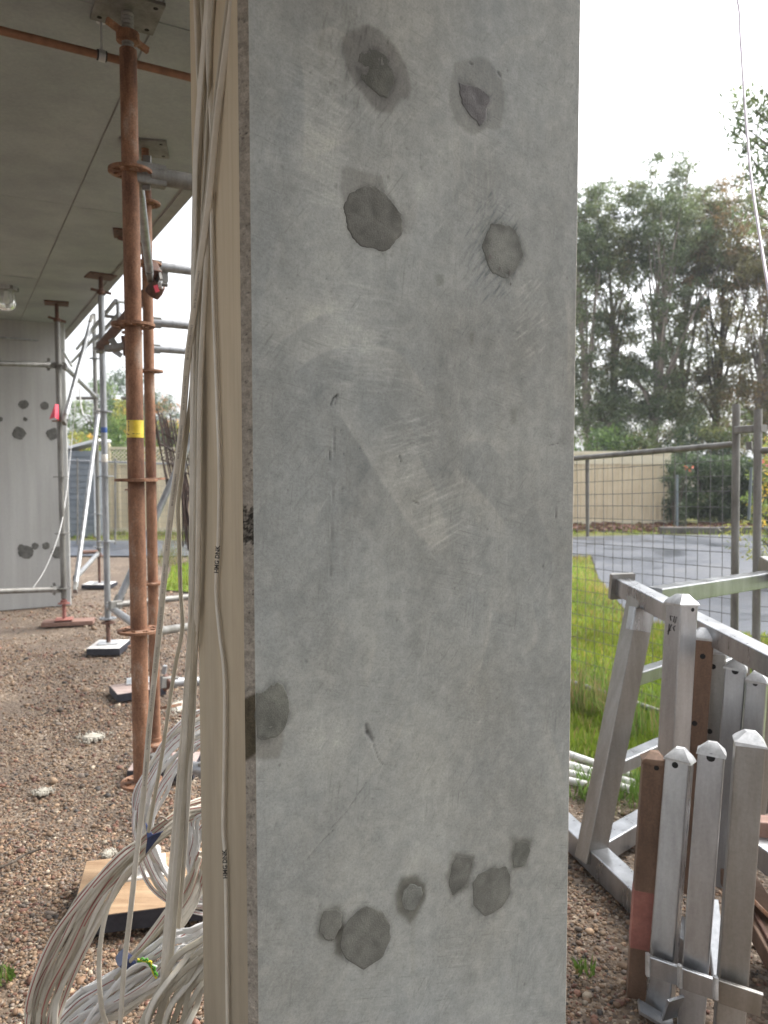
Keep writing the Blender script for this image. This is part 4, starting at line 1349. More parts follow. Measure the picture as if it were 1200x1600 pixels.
def text_on(frames, text, size, start, parent, m, off, repeat=1, gap=0.02, flip=1, bold=0.0):
    """print lettering along a cable"""
    cu_ = bpy.data.curves.new('print', 'FONT')
    cu_.body = text
    cu_.size = size
    cu_.offset = bold
    cu_.align_x = 'LEFT'; cu_.align_y = 'CENTER'
    cu_.resolution_u = 2
    tmp = bpy.data.objects.new('print_tmp', cu_)
    COL.objects.link(tmp)
    dg = bpy.context.evaluated_depsgraph_get()
    me0 = tmp.evaluated_get(dg).to_mesh()
    tv = [v.co.copy() for v in me0.vertices]
    tf = [tuple(pp.vertices) for pp in me0.polygons]
    tmp.evaluated_get(dg).to_mesh_clear()
    bpy.data.objects.remove(tmp)
    acc = [0.0]
    for i in range(1, len(frames)): acc.append(acc[-1] + (frames[i][0] - frames[i - 1][0]).length)
    wid = max(v.x for v in tv)
    bb = MB()
    for rpt in range(repeat):
        s0 = start + rpt * (wid + gap)
        if s0 + wid > acc[-1]: break
        vsx = []
        for v in tv:
            s_ = s0 + v.x
            i = min(max(np.searchsorted(acc, s_) - 1, 0), len(acc) - 2)
            f_ = (s_ - acc[i]) / max(1e-6, acc[i + 1] - acc[i])
            p = frames[i][0].lerp(frames[i + 1][0], f_)
            a = frames[i][2].lerp(frames[i + 1][2], f_); c = frames[i][3].lerp(frames[i + 1][3], f_)
            sgn = 1 if c.dot(EYE - p) > 0 else -1
            t_ = frames[i][1] if (frames[i + 1][0] - frames[i][0]).dot(frames[i][1]) > 0 else -frames[i][1]
            fl_ = 1 if t_.cross(a).dot(EYE - p) > 0 else -1
            vsx.append(p + a * (v.y * fl_) + c * off * sgn)
        bb.add(vsx, tf)
    if bb.v:
        ORG[parent.name] = ORG.get(parent.name, Vector(parent.location))
        bb.build('printing', m, parent, kind='stuff')


def cdepth(pts):
    return [P(*p_) for p_ in pts]


HG = 'cables hanging down beside the column'
# printed flat cable
o, fr = ribbon(cdepth([(367, -30, 1.27), (364, 0, 1.275), (350, 103, 1.30), (339, 187, 1.32), (328, 300, 1.35), (314, 406, 1.38), (304, 480, 1.40), (293, 565, 1.43), (285, 662, 1.46), (274, 752, 1.48), (265, 820, 1.50), (257, 899, 1.53), (250, 975, 1.56), (241, 1060, 1.60), (233, 1140, 1.63), (228, 1200, 1.65), (222, 1265, 1.68), (213, 1340, 1.70), (203, 1433, 1.72), (195, 1500, 1.74), (189, 1580, 1.76), (186, 1650, 1.77)]), 0.0125, 0.0058, 0.15, -0.1, M['cable'], False, 6, None, 'electrical_cable', seed=3, wob=0.12, label='long flat off white cable with printed lettering slanting down to the coils', cat='cable', group=HG)
text_on(fr, '2.5mm2 450/750V 2C+E  V-90', 0.0052, 0.45, o, M['ink'], 0.0031, 12, 0.03)
# its twin just behind
ribbon(cdepth([(360, -30, 1.285), (357, 0, 1.29), (344, 103, 1.315), (334, 187, 1.335), (324, 300, 1.365), (311, 406, 1.40), (302, 500, 1.43), (300, 600, 1.45), (292, 673, 1.47), (283, 752, 1.50), (278.5, 790, 1.52), (280, 843, 1.53), (282, 921, 1.55), (285, 980, 1.56), (274, 1040, 1.60), (266, 1090, 1.62), (256, 1160, 1.65), (248, 1210, 1.68), (238, 1265, 1.72), (232, 1300, 1.74)]), 0.0085, 0.0055, 0.5, 0.2, M['cable_beige'], False, 6, None, 'electrical_cable', seed=4, wob=0.2, label='narrow beige cable behind the printed one ending at the blue tape', cat='cable', group=HG)
for i, (pts, wd, m_, tw, lab_) in enumerate([
    ([(306, -30, 1.43), (307, 0, 1.43), (311, 112, 1.42), (313, 160, 1.42), (309, 300, 1.42), (306, 450, 1.42), (305, 640, 1.43), (305, 820, 1.44), (302, 932, 1.46), (298, 985, 1.50), (290, 1100, 1.58), (280, 1220, 1.63), (267, 1366, 1.66), (257, 1486, 1.68), (254, 1560, 1.70), (252, 1660, 1.71)], 0.0125, 'cable', 0.9, 'flat cable hugging the back edge of the column side'),
    ([(324, -30, 1.37), (324, 0, 1.37), (314, 131, 1.385), (307, 234, 1.40), (305, 300, 1.41), (303, 430, 1.42), (302, 560, 1.43), (301, 700, 1.44), (300, 850, 1.46), (298, 985, 1.51), (293, 1100, 1.575), (284, 1220, 1.625), (273, 1366, 1.655), (262, 1486, 1.675), (257, 1545, 1.70), (255, 1660, 1.72)], 0.012, 'cable', -0.6, 'flat cable crossing the others near the top of the column side'),
    ([(317, -30, 1.40), (317, 0, 1.40), (321, 90, 1.40), (323, 200, 1.40), (322, 330, 1.40), (314, 470, 1.41), (309, 640, 1.42), (307, 800, 1.43), (305, 932, 1.45), (306, 1000, 1.47), (300, 1100, 1.57), (292, 1200, 1.62), (281, 1340, 1.65), (270, 1470, 1.67), (262, 1560, 1.69), (260, 1660, 1.70)], 0.011, 'cable_beige', 0.5, 'beige cable between the two off white ones at the column side'),
    ([(328, -30, 1.365), (328, 0, 1.365), (326, 90, 1.37), (330, 170, 1.37), (332, 235, 1.37), (326, 353, 1.375), (319, 480, 1.39), (313, 600, 1.405), (311, 760, 1.42), (309, 900, 1.44), (306, 1000, 1.47), (303, 1100, 1.58), (297, 1200, 1.62), (288, 1340, 1.66), (279, 1450, 1.69)], 0.010, 'cable', 0.2, 'cable nearest the grooved middle of the column side'),
    ([(336, -30, 1.345), (335, 0, 1.345), (331, 60, 1.36), (327, 150, 1.37), (322, 260, 1.385), (316, 380, 1.40), (311, 520, 1.415), (309, 700, 1.43), (307, 900, 1.45), (303, 1000, 1.49), (297, 1110, 1.58), (288, 1220, 1.63), (276, 1360, 1.66), (264, 1500, 1.69)], 0.010, 'cable_beige', 1.2, 'beige cable edge on behind the crossing flat cable'),
]):
    ribbon(cdepth(pts), wd, 0.0055, tw, -tw * 0.3, M[m_], False, 6, None, 'electrical_cable', seed=10 + i, wob=0.15, label=lab_, cat='cable', group=HG)
# round marked cable lying on the column side


def side_pt(x, y, off=0.004):
    """survey on the column's cream side, just off the face"""
    q_ = ray(x, y)
    o0 = Cc - VV * off
    t = (o0 - EYE).dot(VV) / q_.dot(VV)
    return EYE + q_ * t


mk = [(331, 300), (331, 353), (333, 449), (337, 555), (340, 640), (343, 730), (341.6, 843), (338, 921), (343, 985), (351, 1060), (351, 1180), (349, 1290), (352, 1340), (354, 1440), (356, 1600), (357, 1680)]
o, fr = ribbon([side_pt(x, y, 0.006) for x, y in mk], 0.0072, 0.0072, 0, 0, M['cable'], False, 8, None, 'electrical_cable', True, seed=30, label='round cable with two hand printed black marks down the column side', cat='cable', group=HG)
acc = 0
for i in range(1, len(fr)):
    acc += (fr[i][0] - fr[i - 1][0]).length
    yy = 800 - 0
    fr_y = fr[i][0]
a_len = lambda y: sum((fr[i][0] - fr[i - 1][0]).length for i in range(1, len(fr)) if fr[i][0].z > side_pt(345, y).z)
for yc in (863, 1325):
    s0 = sum((fr[i][0] - fr[i - 1][0]).length for i in range(1, len(fr))) - a_len(yc + 38)
    text_on(fr[::-1], 'HMG DNK', 0.0108, s0, o, M['ink'], 0.0039, 1, 0, 1, 0.0003)


def coil(name_lab, path_o, path_i, n_, m_list, stripe_p, wd=0.0115, depth_j=0.02, seed=0, grp='tied coils of cable'):
    rs = random.Random(seed)
    po, pi_ = cdepth(path_o), cdepth(path_i)
    lo_ = min(po + pi_, key=lambda v_: v_.z)
    e = empty('cable_coil', (lo_.x, lo_.y, max(0.0, lo_.z)), name_lab, 'cable coil', grp)
    for k in range(n_):
        f_ = k / max(1, n_ - 1)
        jit = [Vector((rs.uniform(-0.006, 0.006), rs.uniform(-depth_j, depth_j), rs.uniform(-0.006, 0.006))) for _ in po]
        pts = [a.lerp(c, min(1, max(0, f_ + rs.uniform(-0.05, 0.05)))) + j_ for a, c, j_ in zip(po, pi_, jit)]
        for p_ in pts: p_.z = max(p_.z, 0.012)
        st = rs.random() < stripe_p
        tw = rs.uniform(-0.55, 0.55)
        ribbon(pts, wd * rs.uniform(0.9, 1.15), 0.0052, tw, tw + rs.uniform(-0.5, 0.5), M[rs.choice(m_list)], st, 6, e, 'cable_strand', seed=rs.randint(0, 999), wob=0.15)
    return e


# the big taped coil
co = [(318, 1252, 1.86), (285, 1262, 1.83), (238, 1300, 1.79), (188, 1338, 1.78), (128, 1400, 1.77), (80, 1472, 1.76), (47, 1545, 1.75), (40, 1610, 1.74), (70, 1660, 1.76), (120, 1640, 1.82), (165, 1555, 1.84), (200, 1500, 1.84), (240, 1450, 1.85), (290, 1385, 1.86), (314, 1330, 1.88)]
ci = [(318, 1275, 1.87), (290, 1285, 1.84), (243, 1318, 1.80), (212, 1352, 1.79), (168, 1420, 1.78), (125, 1500, 1.77), (98, 1560, 1.76), (88, 1608, 1.75), (95, 1640, 1.77), (130, 1610, 1.83), (182, 1545, 1.85), (222, 1512, 1.85), (262, 1478, 1.86), (305, 1420, 1.87), (325, 1365, 1.89)]
ctape = coil('large off white cable coil bound with navy tape drooping to the left', co, ci, 13, ['cable', 'cable', 'cable_beige'], 0.4, 0.0135, 0.010, 1)
b = MB()
a, c = P(233, 1296, 1.775), P(231, 1334, 1.775)
q_ = [P(227, 1286, 1.755), P(238, 1305, 1.752), P(255, 1299, 1.765), P(227, 1336, 1.752), P(230, 1310, 1.745)]
b.add(q_ + [v_ + Vector((0, 0.004, 0)) for v_ in q_], [(0, 4, 1), (4, 3, 1), (1, 3, 2), (5, 6, 9), (9, 6, 8), (6, 7, 8), (0, 1, 6, 5), (1, 2, 7, 6), (2, 3, 8, 7), (3, 4, 9, 8), (4, 0, 5, 9)])
b.build('tape_band', M['tape'], ctape)
b = MB()
b.bar(P(190, 1496, 1.80), P(203, 1507, 1.81), 0.05, 0.03, bev=0.012)
b.build('tape_band', M['tape'], ctape)
MB().path(spline(cdepth([(262, 1282, 1.80), (252, 1276, 1.79), (246, 1284, 1.79), (256, 1292, 1.80)]), 5), 0.0025, 6).build('wire_tie', M['bark'], ctape)
# the red striped loop behind
co = [(330, 1105, 1.98), (300, 1120, 1.97), (262, 1150, 1.96), (232, 1192, 1.95), (211, 1240, 1.95), (206, 1285, 1.95), (216, 1335, 1.96), (238, 1385, 1.97), (275, 1420, 1.98), (320, 1425, 1.99)]
ci = [(330, 1160, 2.0), (305, 1172, 1.98), (275, 1205, 1.97), (258, 1240, 1.96), (243, 1270, 1.96), (238, 1300, 1.96), (246, 1335, 1.97), (270, 1368, 1.98), (295, 1390, 1.99), (325, 1392, 2.0)]
coil('red striped cable loop standing behind the taped coil', co, ci, 11, ['cable', 'cable_white'], 0.8, 0.011, 0.012, 2)
# white band of cable curving over at the column
co = [(330, 1240, 1.92), (312, 1248, 1.91), (292, 1262, 1.90), (268, 1284, 1.90), (240, 1310, 1.90)]
ci = [(330, 1290, 1.93), (314, 1285, 1.92), (296, 1290, 1.91), (274, 1305, 1.91), (250, 1325, 1.91)]
co = [(330, 1252, 1.86), (300, 1262, 1.85), (296, 1300, 1.85), (292, 1350, 1.86), (310, 1400, 1.88), (330, 1410, 1.9)]
ci = [(330, 1300, 1.88), (316, 1305, 1.87), (312, 1330, 1.87), (306, 1360, 1.88), (318, 1390, 1.89), (330, 1395, 1.9)]
coil('white cable turns bending round behind the column side', co, ci, 7, ['cable_white'], 0.2, 0.011, 0.01, 3)
# the white coil on the ground
co = [(330, 1432, 1.84), (305, 1445, 1.83), (262, 1466, 1.82), (215, 1496, 1.81), (160, 1528, 1.80), (112, 1560, 1.79), (80, 1600, 1.77), (90, 1660, 1.77), (150, 1690, 1.78)]
ci = [(330, 1500, 1.86), (310, 1510, 1.85), (275, 1530, 1.84), (235, 1555, 1.83), (190, 1585, 1.82), (150, 1612, 1.81), (120, 1640, 1.79), (130, 1680, 1.78), (170, 1710, 1.79)]
cw = coil('bright white cable coil near the ground tied with green and yellow wire', co, ci, 22, ['cable_white', 'cable_white', 'cable_white', 'cable'], 0.2, 0.0125, 0.022, 4)
for k, m_ in enumerate(('green_wire', 'yellow_wire', 'green_wire')):
    pts = []
    for i in range(15):
        t = i / 14
        base_ = P(216 + 28 * t + 3 * math.sin(math.pi * t), 1500 + 26 * t - 10 * math.sin(math.pi * t), 1.775)
        an = t * 9 + k * 2.1
        pts.append(base_ + Vector((math.cos(an) * 0.004, 0, math.sin(an) * 0.004)))
    MB().path(spline(pts, 3), 0.0024, 6).build('wire_tie', M[m_], cw, smooth=60)
# grubby coil at the column foot
co = [(335, 1455, 1.66), (312, 1472, 1.655), (278, 1500, 1.65), (246, 1548, 1.64), (222, 1600, 1.64), (205, 1670, 1.64), (210, 1740, 1.65)]
ci = [(335, 1530, 1.68), (318, 1545, 1.675), (305, 1570, 1.67), (294, 1600, 1.66), (282, 1650, 1.66), (275, 1700, 1.66), (280, 1760, 1.67)]
coil('grubby beige cable coil curving down at the foot of the column', co, ci, 13, ['cable_beige', 'cable_beige', 'cable'], 0.0, 0.0125, 0.018, 5)
ribbon(cdepth([(215, 1345, 1.76), (190, 1372, 1.755), (165, 1430, 1.75), (155, 1500, 1.75), (158, 1570, 1.76), (166, 1600, 1.77)]), 0.0115, 0.005, 0.9, 0.2, M['cable'], False, 6, None, 'electrical_cable', seed=77, label='single loose cable tail dropping in front of the plywood sole board', cat='cable')
ribbon(cdepth([(245, 1512, 1.78), (222, 1506, 1.775), (200, 1518, 1.77), (170, 1552, 1.765), (140, 1590, 1.76), (120, 1640, 1.76)]), 0.0105, 0.0052, 0.3, 0.1, M['cable_white'], False, 6, None, 'electrical_cable', seed=78, label='single clean white cable curling out from the green and yellow tie', cat='cable')
ribbon(cdepth([(262, 1440, 1.80), (235, 1470, 1.795), (205, 1500, 1.79), (180, 1530, 1.79)]), 0.0105, 0.0052, 0.5, 0.2, M['cable_beige'], False, 6, None, 'electrical_cable', seed=79, label='short beige cable between the two tape bands', cat='cable')

# ------------------------------------------------------------------ white spills on the gravel
for i, (x, y, rx, ry, lab_) in enumerate([(145, 1152, 40, 12, 'white plaster spill on the gravel left of the rusty standards'), (68, 1238, 24, 7, 'small white plaster spill lowest on the open gravel'), (282, 1102, 30, 20, 'white plaster spill glimpsed between the hanging cables'), (170, 1335, 16, 8, 'small plaster spill beside the plywood sole board')]):
    c = G(x, y)
    d = c.y
    rs = np.random.RandomState(i)
    Vv, Ff = [], []
    n_ = 90
    for k in range(n_):
        r_ = math.sqrt(rs.rand()); th = rs.rand() * 6.28
        cx = c.x + rx / F * d * r_ * math.cos(th) * rs.uniform(0.5, 1)
        cy = c.y + ry / F * d * d / 1.45 * r_ * math.sin(th) * 1.0
        s_ = rs.uniform(0.004, 0.015) * (1.2 - r_)
        b0 = len(Vv)
        m_ = 6
        for a in range(m_):
            Vv.append((cx + s_ * rs.uniform(0.6, 1.2) * math.cos(a * 6.283 / m_), cy + s_ * rs.uniform(0.6, 1.2) * math.sin(a * 6.283 / m_), 0.001))
        for a in range(m_):
            Vv.append((cx + 0.6 * s_ * math.cos(a * 6.283 / m_), cy + 0.6 * s_ * math.sin(a * 6.283 / m_), 0.009 + s_ * 0.35 * rs.rand()))
        for a in range(m_):
            Ff.append((b0 + a, b0 + (a + 1) % m_, b0 + m_ + (a + 1) % m_, b0 + m_ + a))
        Ff.append(tuple(b0 + m_ + a for a in range(m_)))
    e = empty('plaster_spill', c, lab_, 'plaster', 'plaster spills on the gravel')
    bb = MB(); bb.add(Vv, Ff)
    bb.build('plaster_crumbs', M['plaster'], e, kind='stuff')
    ring = [(c.x + rx / F * d * 0.5 * rs.uniform(0.5, 1.1) * math.cos(k * 0.45), c.y + ry / F * d * d / 1.45 * 0.5 * rs.uniform(0.5, 1.1) * math.sin(k * 0.45)) for k in range(14)]
    bb = MB(); bb.add([(a, q_, 0.0) for a, q_ in ring] + [(c.x + (a - c.x) * 0.8, c.y + (q_ - c.y) * 0.8, 0.012) for a, q_ in ring], [(k, (k + 1) % 14, 14 + (k + 1) % 14, 14 + k) for k in range(14)] + [tuple(range(14, 28))])
    bb.build('plaster_crust', M['plaster'], e)

MB().path(spline([G(-8, 1358, 0.022), G(18, 1348, 0.026), G(38, 1336, 0.022), G(64, 1326, 0.03)], 5), [0.003 + 0.0035 * math.sin(k * 0.9) ** 2 for k in range(16)], 6).build('twig', M['bark_dark'], label='dark twig lying on the gravel at the left edge', cat='twig')
MB().path(spline([G(10, 1398, 0.02), G(52, 1380, 0.022), G(92, 1376, 0.02)], 5), 0.0016, 5).build('twig', M['ply'], label='pale thin straw on the gravel near the dark twig', cat='straw')

# ------------------------------------------------------------------ gravel stones
def icosa():
    t = (1 + 5 ** 0.5) / 2
    v = np.array([(-1, t, 0), (1, t, 0), (-1, -t, 0), (1, -t, 0), (0, -1, t), (0, 1, t), (0, -1, -t), (0, 1, -t), (t, 0, -1), (t, 0, 1), (-t, 0, -1), (-t, 0, 1)], float)
    v /= np.linalg.norm(v[0])
    f = np.array([(0, 11, 5), (0, 5, 1), (0, 1, 7), (0, 7, 10), (0, 10, 11), (1, 5, 9), (5, 11, 4), (11, 10, 2), (10, 7, 6), (7, 1, 8), (3, 9, 4), (3, 4, 2), (3, 2, 6), (3, 6, 8), (3, 8, 9), (4, 9, 5), (2, 4, 11), (6, 2, 10), (8, 6, 7), (9, 8, 1)])
    return v, f


def gravel():
    rs = np.random.RandomState(21)
    zones = [  # y0, y1, left x factor range, density, size
        (1.55, 3.0, -0.62, -0.10, 22000, 0.0068), (3.0, 4.6, -0.60, -0.10, 12500, 0.0078), (4.6, 6.6, -0.58, -0.10, 4500, 0.0095), (6.6, 9.6, -0.56, -0.14, 1300, 0.012),
        (1.45, 2.6, 0.20, 0.62, 15000, 0.0075), (2.6, 3.9, 0.20, 0.60, 5200, 0.0085)]
    C_, S_ = [], []
    for y0, y1, f0, f1, dens, sz in zones:
        area = (f1 - f0) * (y1 ** 2 - y0 ** 2) / 2
        n_ = int(area * dens)
        y = np.sqrt(rs.uniform(y0 ** 2, y1 ** 2, n_))
        x = rs.uniform(f0, f1, n_) * y
        C_.append(np.stack([x, y], -1)); S_.append(np.full(n_, sz))
    C_ = np.concatenate(C_); S_ = np.concatenate(S_)
    keep = np.ones(len(C_), bool)
    # thin out where mud shows and on the lawn
    mud = fbm(C_[:, 0] * 1.3 + 40, C_[:, 1] * 1.3 + 20, 3, 90)
    keep &= (rs.rand(len(C_)) < np.clip(2.6 - 3.9 * mud, 0.15, 1))
    edge = 3.5 - 0.12 * (C_[:, 0] - 1) + 0.5 * (fbm(C_[:, 0] * 3, C_[:, 1] * 3, 3, 91) - 0.5)
    keep &= ~((C_[:, 0] > 0.8) & (C_[:, 1] > edge) & (rs.rand(len(C_)) < 0.93))
    C_, S_ = C_[keep], S_[keep]
    n_ = len(C_)
    v0, f0 = icosa()
    sz = S_ * np.exp(rs.normal(-0.50, 0.44, n_))
    sc = np.stack([rs.uniform(0.8, 1.35, n_), rs.uniform(0.7, 1.1, n_), rs.uniform(0.45, 0.8, n_)], -1) * sz[:, None]
    V = v0[None] * (1 + rs.uniform(-0.34, 0.30, (n_, 12, 1)))
    V = V * sc[:, None, :]
    th = rs.uniform(0, 6.283, n_); ti = rs.normal(0, 0.35, n_)
    c, s = np.cos(ti)[:, None], np.sin(ti)[:, None]
    y_, z_ = V[..., 1] * c - V[..., 2] * s, V[..., 1] * s + V[..., 2] * c
    x_ = V[..., 0]
    c, s = np.cos(th)[:, None], np.sin(th)[:, None]
    V = np.stack([x_ * c - y_ * s, x_ * s + y_ * c, z_], -1)
    gz = -0.012 + 0.024 * (fbm(C_[:, 0] * 0.9 + 50, C_[:, 1] * 0.9 + 50, 3, 2) - 0.5)
    V[..., 0] += C_[:, 0, None]; V[..., 1] += C_[:, 1, None]; V[..., 2] += (gz + sc[:, 2] * rs.uniform(-0.45, 0.75, n_))[:, None]
    Fx = f0[None] + (np.arange(n_) * 12)[:, None, None]
    pal = np.array([(0.145, 0.092, 0.056), (0.195, 0.132, 0.082), (0.25, 0.18, 0.118), (0.105, 0.085, 0.068), (0.12, 0.058, 0.04), (0.33, 0.285, 0.22), (0.045, 0.04, 0.036), (0.17, 0.14, 0.115), (0.17, 0.085, 0.056)])
    k = rs.choice(9, n_, p=[0.2, 0.2, 0.15, 0.1, 0.08, 0.06, 0.05, 0.1, 0.06])
    pal = pal * np.array([0.97, 0.93, 0.90])
    colr = pal[k] * np.exp(rs.normal(0, 0.22, (n_, 1))) * (0.82 + 0.34 * fbm(C_[:, 0] * 0.8, C_[:, 1] * 0.8, 3, 92))[:, None]
    me = np_mesh('gravel', V.reshape(-1, 3), Fx.reshape(-1, 3), [M['pebble']], False, {'tint': np.repeat(colr, 12, axis=0)})
    o_ = link_mesh('gravel', me)
    tag(o_, 'loose brown and tan pebbles covering the ground', None, None, 'stuff')


gravel()


# ------------------------------------------------------------------ grass
def in_poly(x, y, poly):
    ins = np.zeros(x.shape, bool)
    n_ = len(poly)
    for i in range(n_):
        x0, y0 = poly[i]; x1, y1 = poly[(i + 1) % n_]
        c = (y0 > y) != (y1 > y)
        ins ^= c & (x < (x1 - x0) * (y - y0) / (y1 - y0 + 1e-12) + x0)
    return ins


def blades(name, x, y, h, wd, colr, lab_, seed=0, z0=0.0, curl=0.5):
    rs = np.random.RandomState(seed)
    n_ = len(x)
    th = rs.uniform(0, 6.283, n_)
    lean = rs.uniform(0.1, 0.9, n_) * h * curl
    ld = rs.uniform(0, 6.283, n_)
    dx, dy = np.cos(th) * wd / 2, np.sin(th) * wd / 2
    lx, ly = np.cos(ld) * lean, np.sin(ld) * lean
    z = np.full(n_, z0)
    V = np.stack([np.stack([x - dx, y - dy, z], -1), np.stack([x + dx, y + dy, z], -1),
                  np.stack([x + lx * 0.35 + dx * 0.8, y + ly * 0.35 + dy * 0.8, z + h * 0.6], -1), np.stack([x + lx * 0.35 - dx * 0.8, y + ly * 0.35 - dy * 0.8, z + h * 0.6], -1),
                  np.stack([x + lx, y + ly, z + h], -1)], 1)
    b0 = (np.arange(n_) * 5)[:, None]
    f3 = np.concatenate([np.concatenate([b0, b0 + 1, b0 + 2], 1), np.concatenate([b0, b0 + 2, b0 + 3], 1), np.concatenate([b0 + 3, b0 + 2, b0 + 4], 1)], 0)
    me = np_mesh(name, V.reshape(-1, 3), f3, [M['grass']], False, {'tint': np.repeat(colr, 5, axis=0)})
    o_ = link_mesh(name, me)
    return tag(o_, lab_, None, None, 'stuff')


def lawn_grass():
    rs = np.random.RandomState(31)
    X, Y = [], []
    for y0, y1, f0, f1, dens in [(3.3, 4.6, 0.18, 0.66, 5200), (4.6, 6.5, 0.18, 0.62, 3000), (6.5, 9.8, 0.18, 0.5, 1500), (9.8, 12.2, 0.1, 0.4, 700), (8.2, 12.2, -0.34, -0.05, 900)]:
        n_ = int((f1 - f0) * (y1 ** 2 - y0 ** 2) / 2 * dens)
        y = np.sqrt(rs.uniform(y0 ** 2, y1 ** 2, n_)); x = rs.uniform(f0, f1, n_) * y
        X.append(x); Y.append(y)
    x, y = np.concatenate(X), np.concatenate(Y)
    k = in_poly(x, y, LAWN)
    edge = 3.55 + 0.5 * (fbm(x * 3 + 8, y * 3, 3, 93) - 0.5)
    k &= ~((y < edge) & (rs.rand(len(x)) < 0.75))
    x, y = x[k], y[k]
    n_ = len(x)
    f_ = fbm(x * 1.5 + 9, y * 1.5 + 9, 3, 95)
    h = rs.uniform(0.02, 0.06, n_) * (0.7 + 0.8 * f_) * (1 + 0.03 * y)
    g1, g2, dry = np.array([0.155, 0.23, 0.03]), np.array([0.28, 0.365, 0.05]), np.array([0.38, 0.32, 0.12])
    t = rs.rand(n_, 1)
    c = g1 * (1 - t) + g2 * t
    dedge = np.clip(1 - np.hypot(x - np.interp(y, [6.6, 7.2, 9.8, 12.2], [2.9, 2.35, 2.75, 3.3]), 0) / 0.5, 0, 1) * (y > 6)
    dm = (rs.rand(n_) < 0.10 + 0.6 * dedge + 0.5 * np.clip(f_ - 0.55, 0, 1))[:, None]
    c = np.where(dm, dry * rs.uniform(0.7, 1.1, (n_, 1)), c)
    lowf = np.clip(0.45 + 1.1 * fbm(x * 2.3 + 31, y * 2.3 + 7, 4, 97), 0.55, 1.35)[:, None]
    c = c * lowf * np.where(fbm(x * 0.9 + 3, y * 0.9, 3, 98)[:, None] > 0.56, np.array([1.1, 0.98, 0.9]), 1.0)
    blades('grass', x, y, h, rs.uniform(0.004, 0.009, n_) * (1 + 0.06 * y), c, 'short green grass growing over the lawn', 1)
    # verge strips below the far fences
    n_ = 9000
    x = rs.uniform(-9, 14, n_); y = rs.uniform(15.2, 18.6, n_)
    kk = (y > 16.25) | (x < 3)
    x, y = x[kk], y[kk]; n_ = len(x)
    t = rs.rand(n_, 1)
    c = (g1 * (1 - t) + g2 * t) * 0.95
    c = np.where(rs.rand(n_, 1) < 0.3, dry * 0.8, c)
    blades('verge_grass', x, y, rs.uniform(0.03, 0.14, n_), rs.uniform(0.012, 0.03, n_), c, 'ragged grass strip below the far cream fences', 2)


lawn_grass()


def tuft(label, cx, cy, r_, n_, hmin, hmax, seed, dry=0.3, cat='weed'):
    rs = np.random.RandomState(seed)
    a = rs.uniform(0, 6.283, n_); q_ = np.sqrt(rs.rand(n_)) * r_
    x, y = cx + q_ * np.cos(a), cy + q_ * np.sin(a)
    c = np.array([0.09, 0.15, 0.03]) * (1 + rs.rand(n_, 1))
    c = np.where(rs.rand(n_, 1) < dry, np.array([0.30, 0.24, 0.11]) * rs.uniform(0.6, 1.2, (n_, 1)), c)
    o_ = blades('weed_tuft', x, y, rs.uniform(hmin, hmax, n_), rs.uniform(0.004, 0.008, n_), c, label, seed, 0.0, 0.9)
    del o_['kind']
    o_['category'] = cat
    return o_


p = G(918, 1115); tuft('tall dry grass clump at the right edge of the column behind the wire', p.x, p.y, 0.16, 260, 0.12, 0.42, 3, 0.55)
p = G(975, 1245); tuft('leafy green weed clump by the foot of the slanted galvanised leg', p.x, p.y, 0.20, 420, 0.04, 0.13, 4, 0.08)
p = G(1012, 1150); tuft('long bent grass clump behind the slanted galvanised leg', p.x, p.y, 0.22, 240, 0.10, 0.30, 5, 0.3)
p = G(925, 1228); tuft('low green weeds growing through the white poles', p.x, p.y, 0.22, 260, 0.03, 0.10, 6, 0.1)
p = G(915, 1520); tuft('tiny green weed in the gravel beside the column foot', p.x, p.y, 0.03, 40, 0.02, 0.05, 7, 0.05)
p = G(6, 1530); tuft('small yellow green weed at the left edge of the gravel', p.x, p.y, 0.03, 60, 0.02, 0.045, 8, 0.25)
p = G(290, 880, 0); tuft('tall pale grass clump behind the leaning reinforcing mesh', p.x, p.y, 0.45, 320, 0.15, 0.5, 9, 0.6)

# ------------------------------------------------------------------ trees, shrubs, hedge
def leaves(cl, n_per, size, cols, seed, flat=0.5):
    """leaf blades spread round clump centres: cl = array (x, y, z, r)"""
    rs = np.random.RandomState(seed)
    cl = np.array(cl)
    n_ = len(cl) * n_per
    idx = np.repeat(np.arange(len(cl)), n_per)
    g_ = rs.normal(0, 1, (n_, 3))
    g_ /= np.linalg.norm(g_, axis=1, keepdims=True) + 1e-9
    rad = rs.rand(n_, 1) ** 0.5 * cl[idx, 3:4]
    Pp = cl[idx, :3] + g_ * rad * np.array([1, 1, 0.8])
    a = rs.normal(0, 1, (n_, 3)); a[:, 2] -= 0.5
    a /= np.linalg.norm(a, axis=1, keepdims=True)
    c = np.cross(a, rs.normal(0, 1, (n_, 3)))
    c /= np.linalg.norm(c, axis=1, keepdims=True) + 1e-9
    L = size * rs.uniform(0.6, 1.35, (n_, 1)); W_ = L * flat * rs.uniform(0.35, 0.6, (n_, 1))
    V = np.stack([Pp - a * L / 2, Pp + c * W_ / 2 + a * L * 0.05, Pp + a * L / 2, Pp - c * W_ / 2 + a * L * 0.05], 1)
    cols = np.array(cols)
    cc = cols[rs.randint(0, len(cols), len(cl))][idx]
    colr = cc * 1.5 * np.exp(rs.normal(0, 0.25, (n_, 1)))
    odd = rs.rand(n_) < 0.18
    colr[odd] = cols[rs.randint(0, len(cols), odd.sum())] * 1.1
    Fq = np.arange(n_ * 4).reshape(-1, 4)
    return V.reshape(-1, 3), Fq, np.repeat(colr, 4, axis=0)


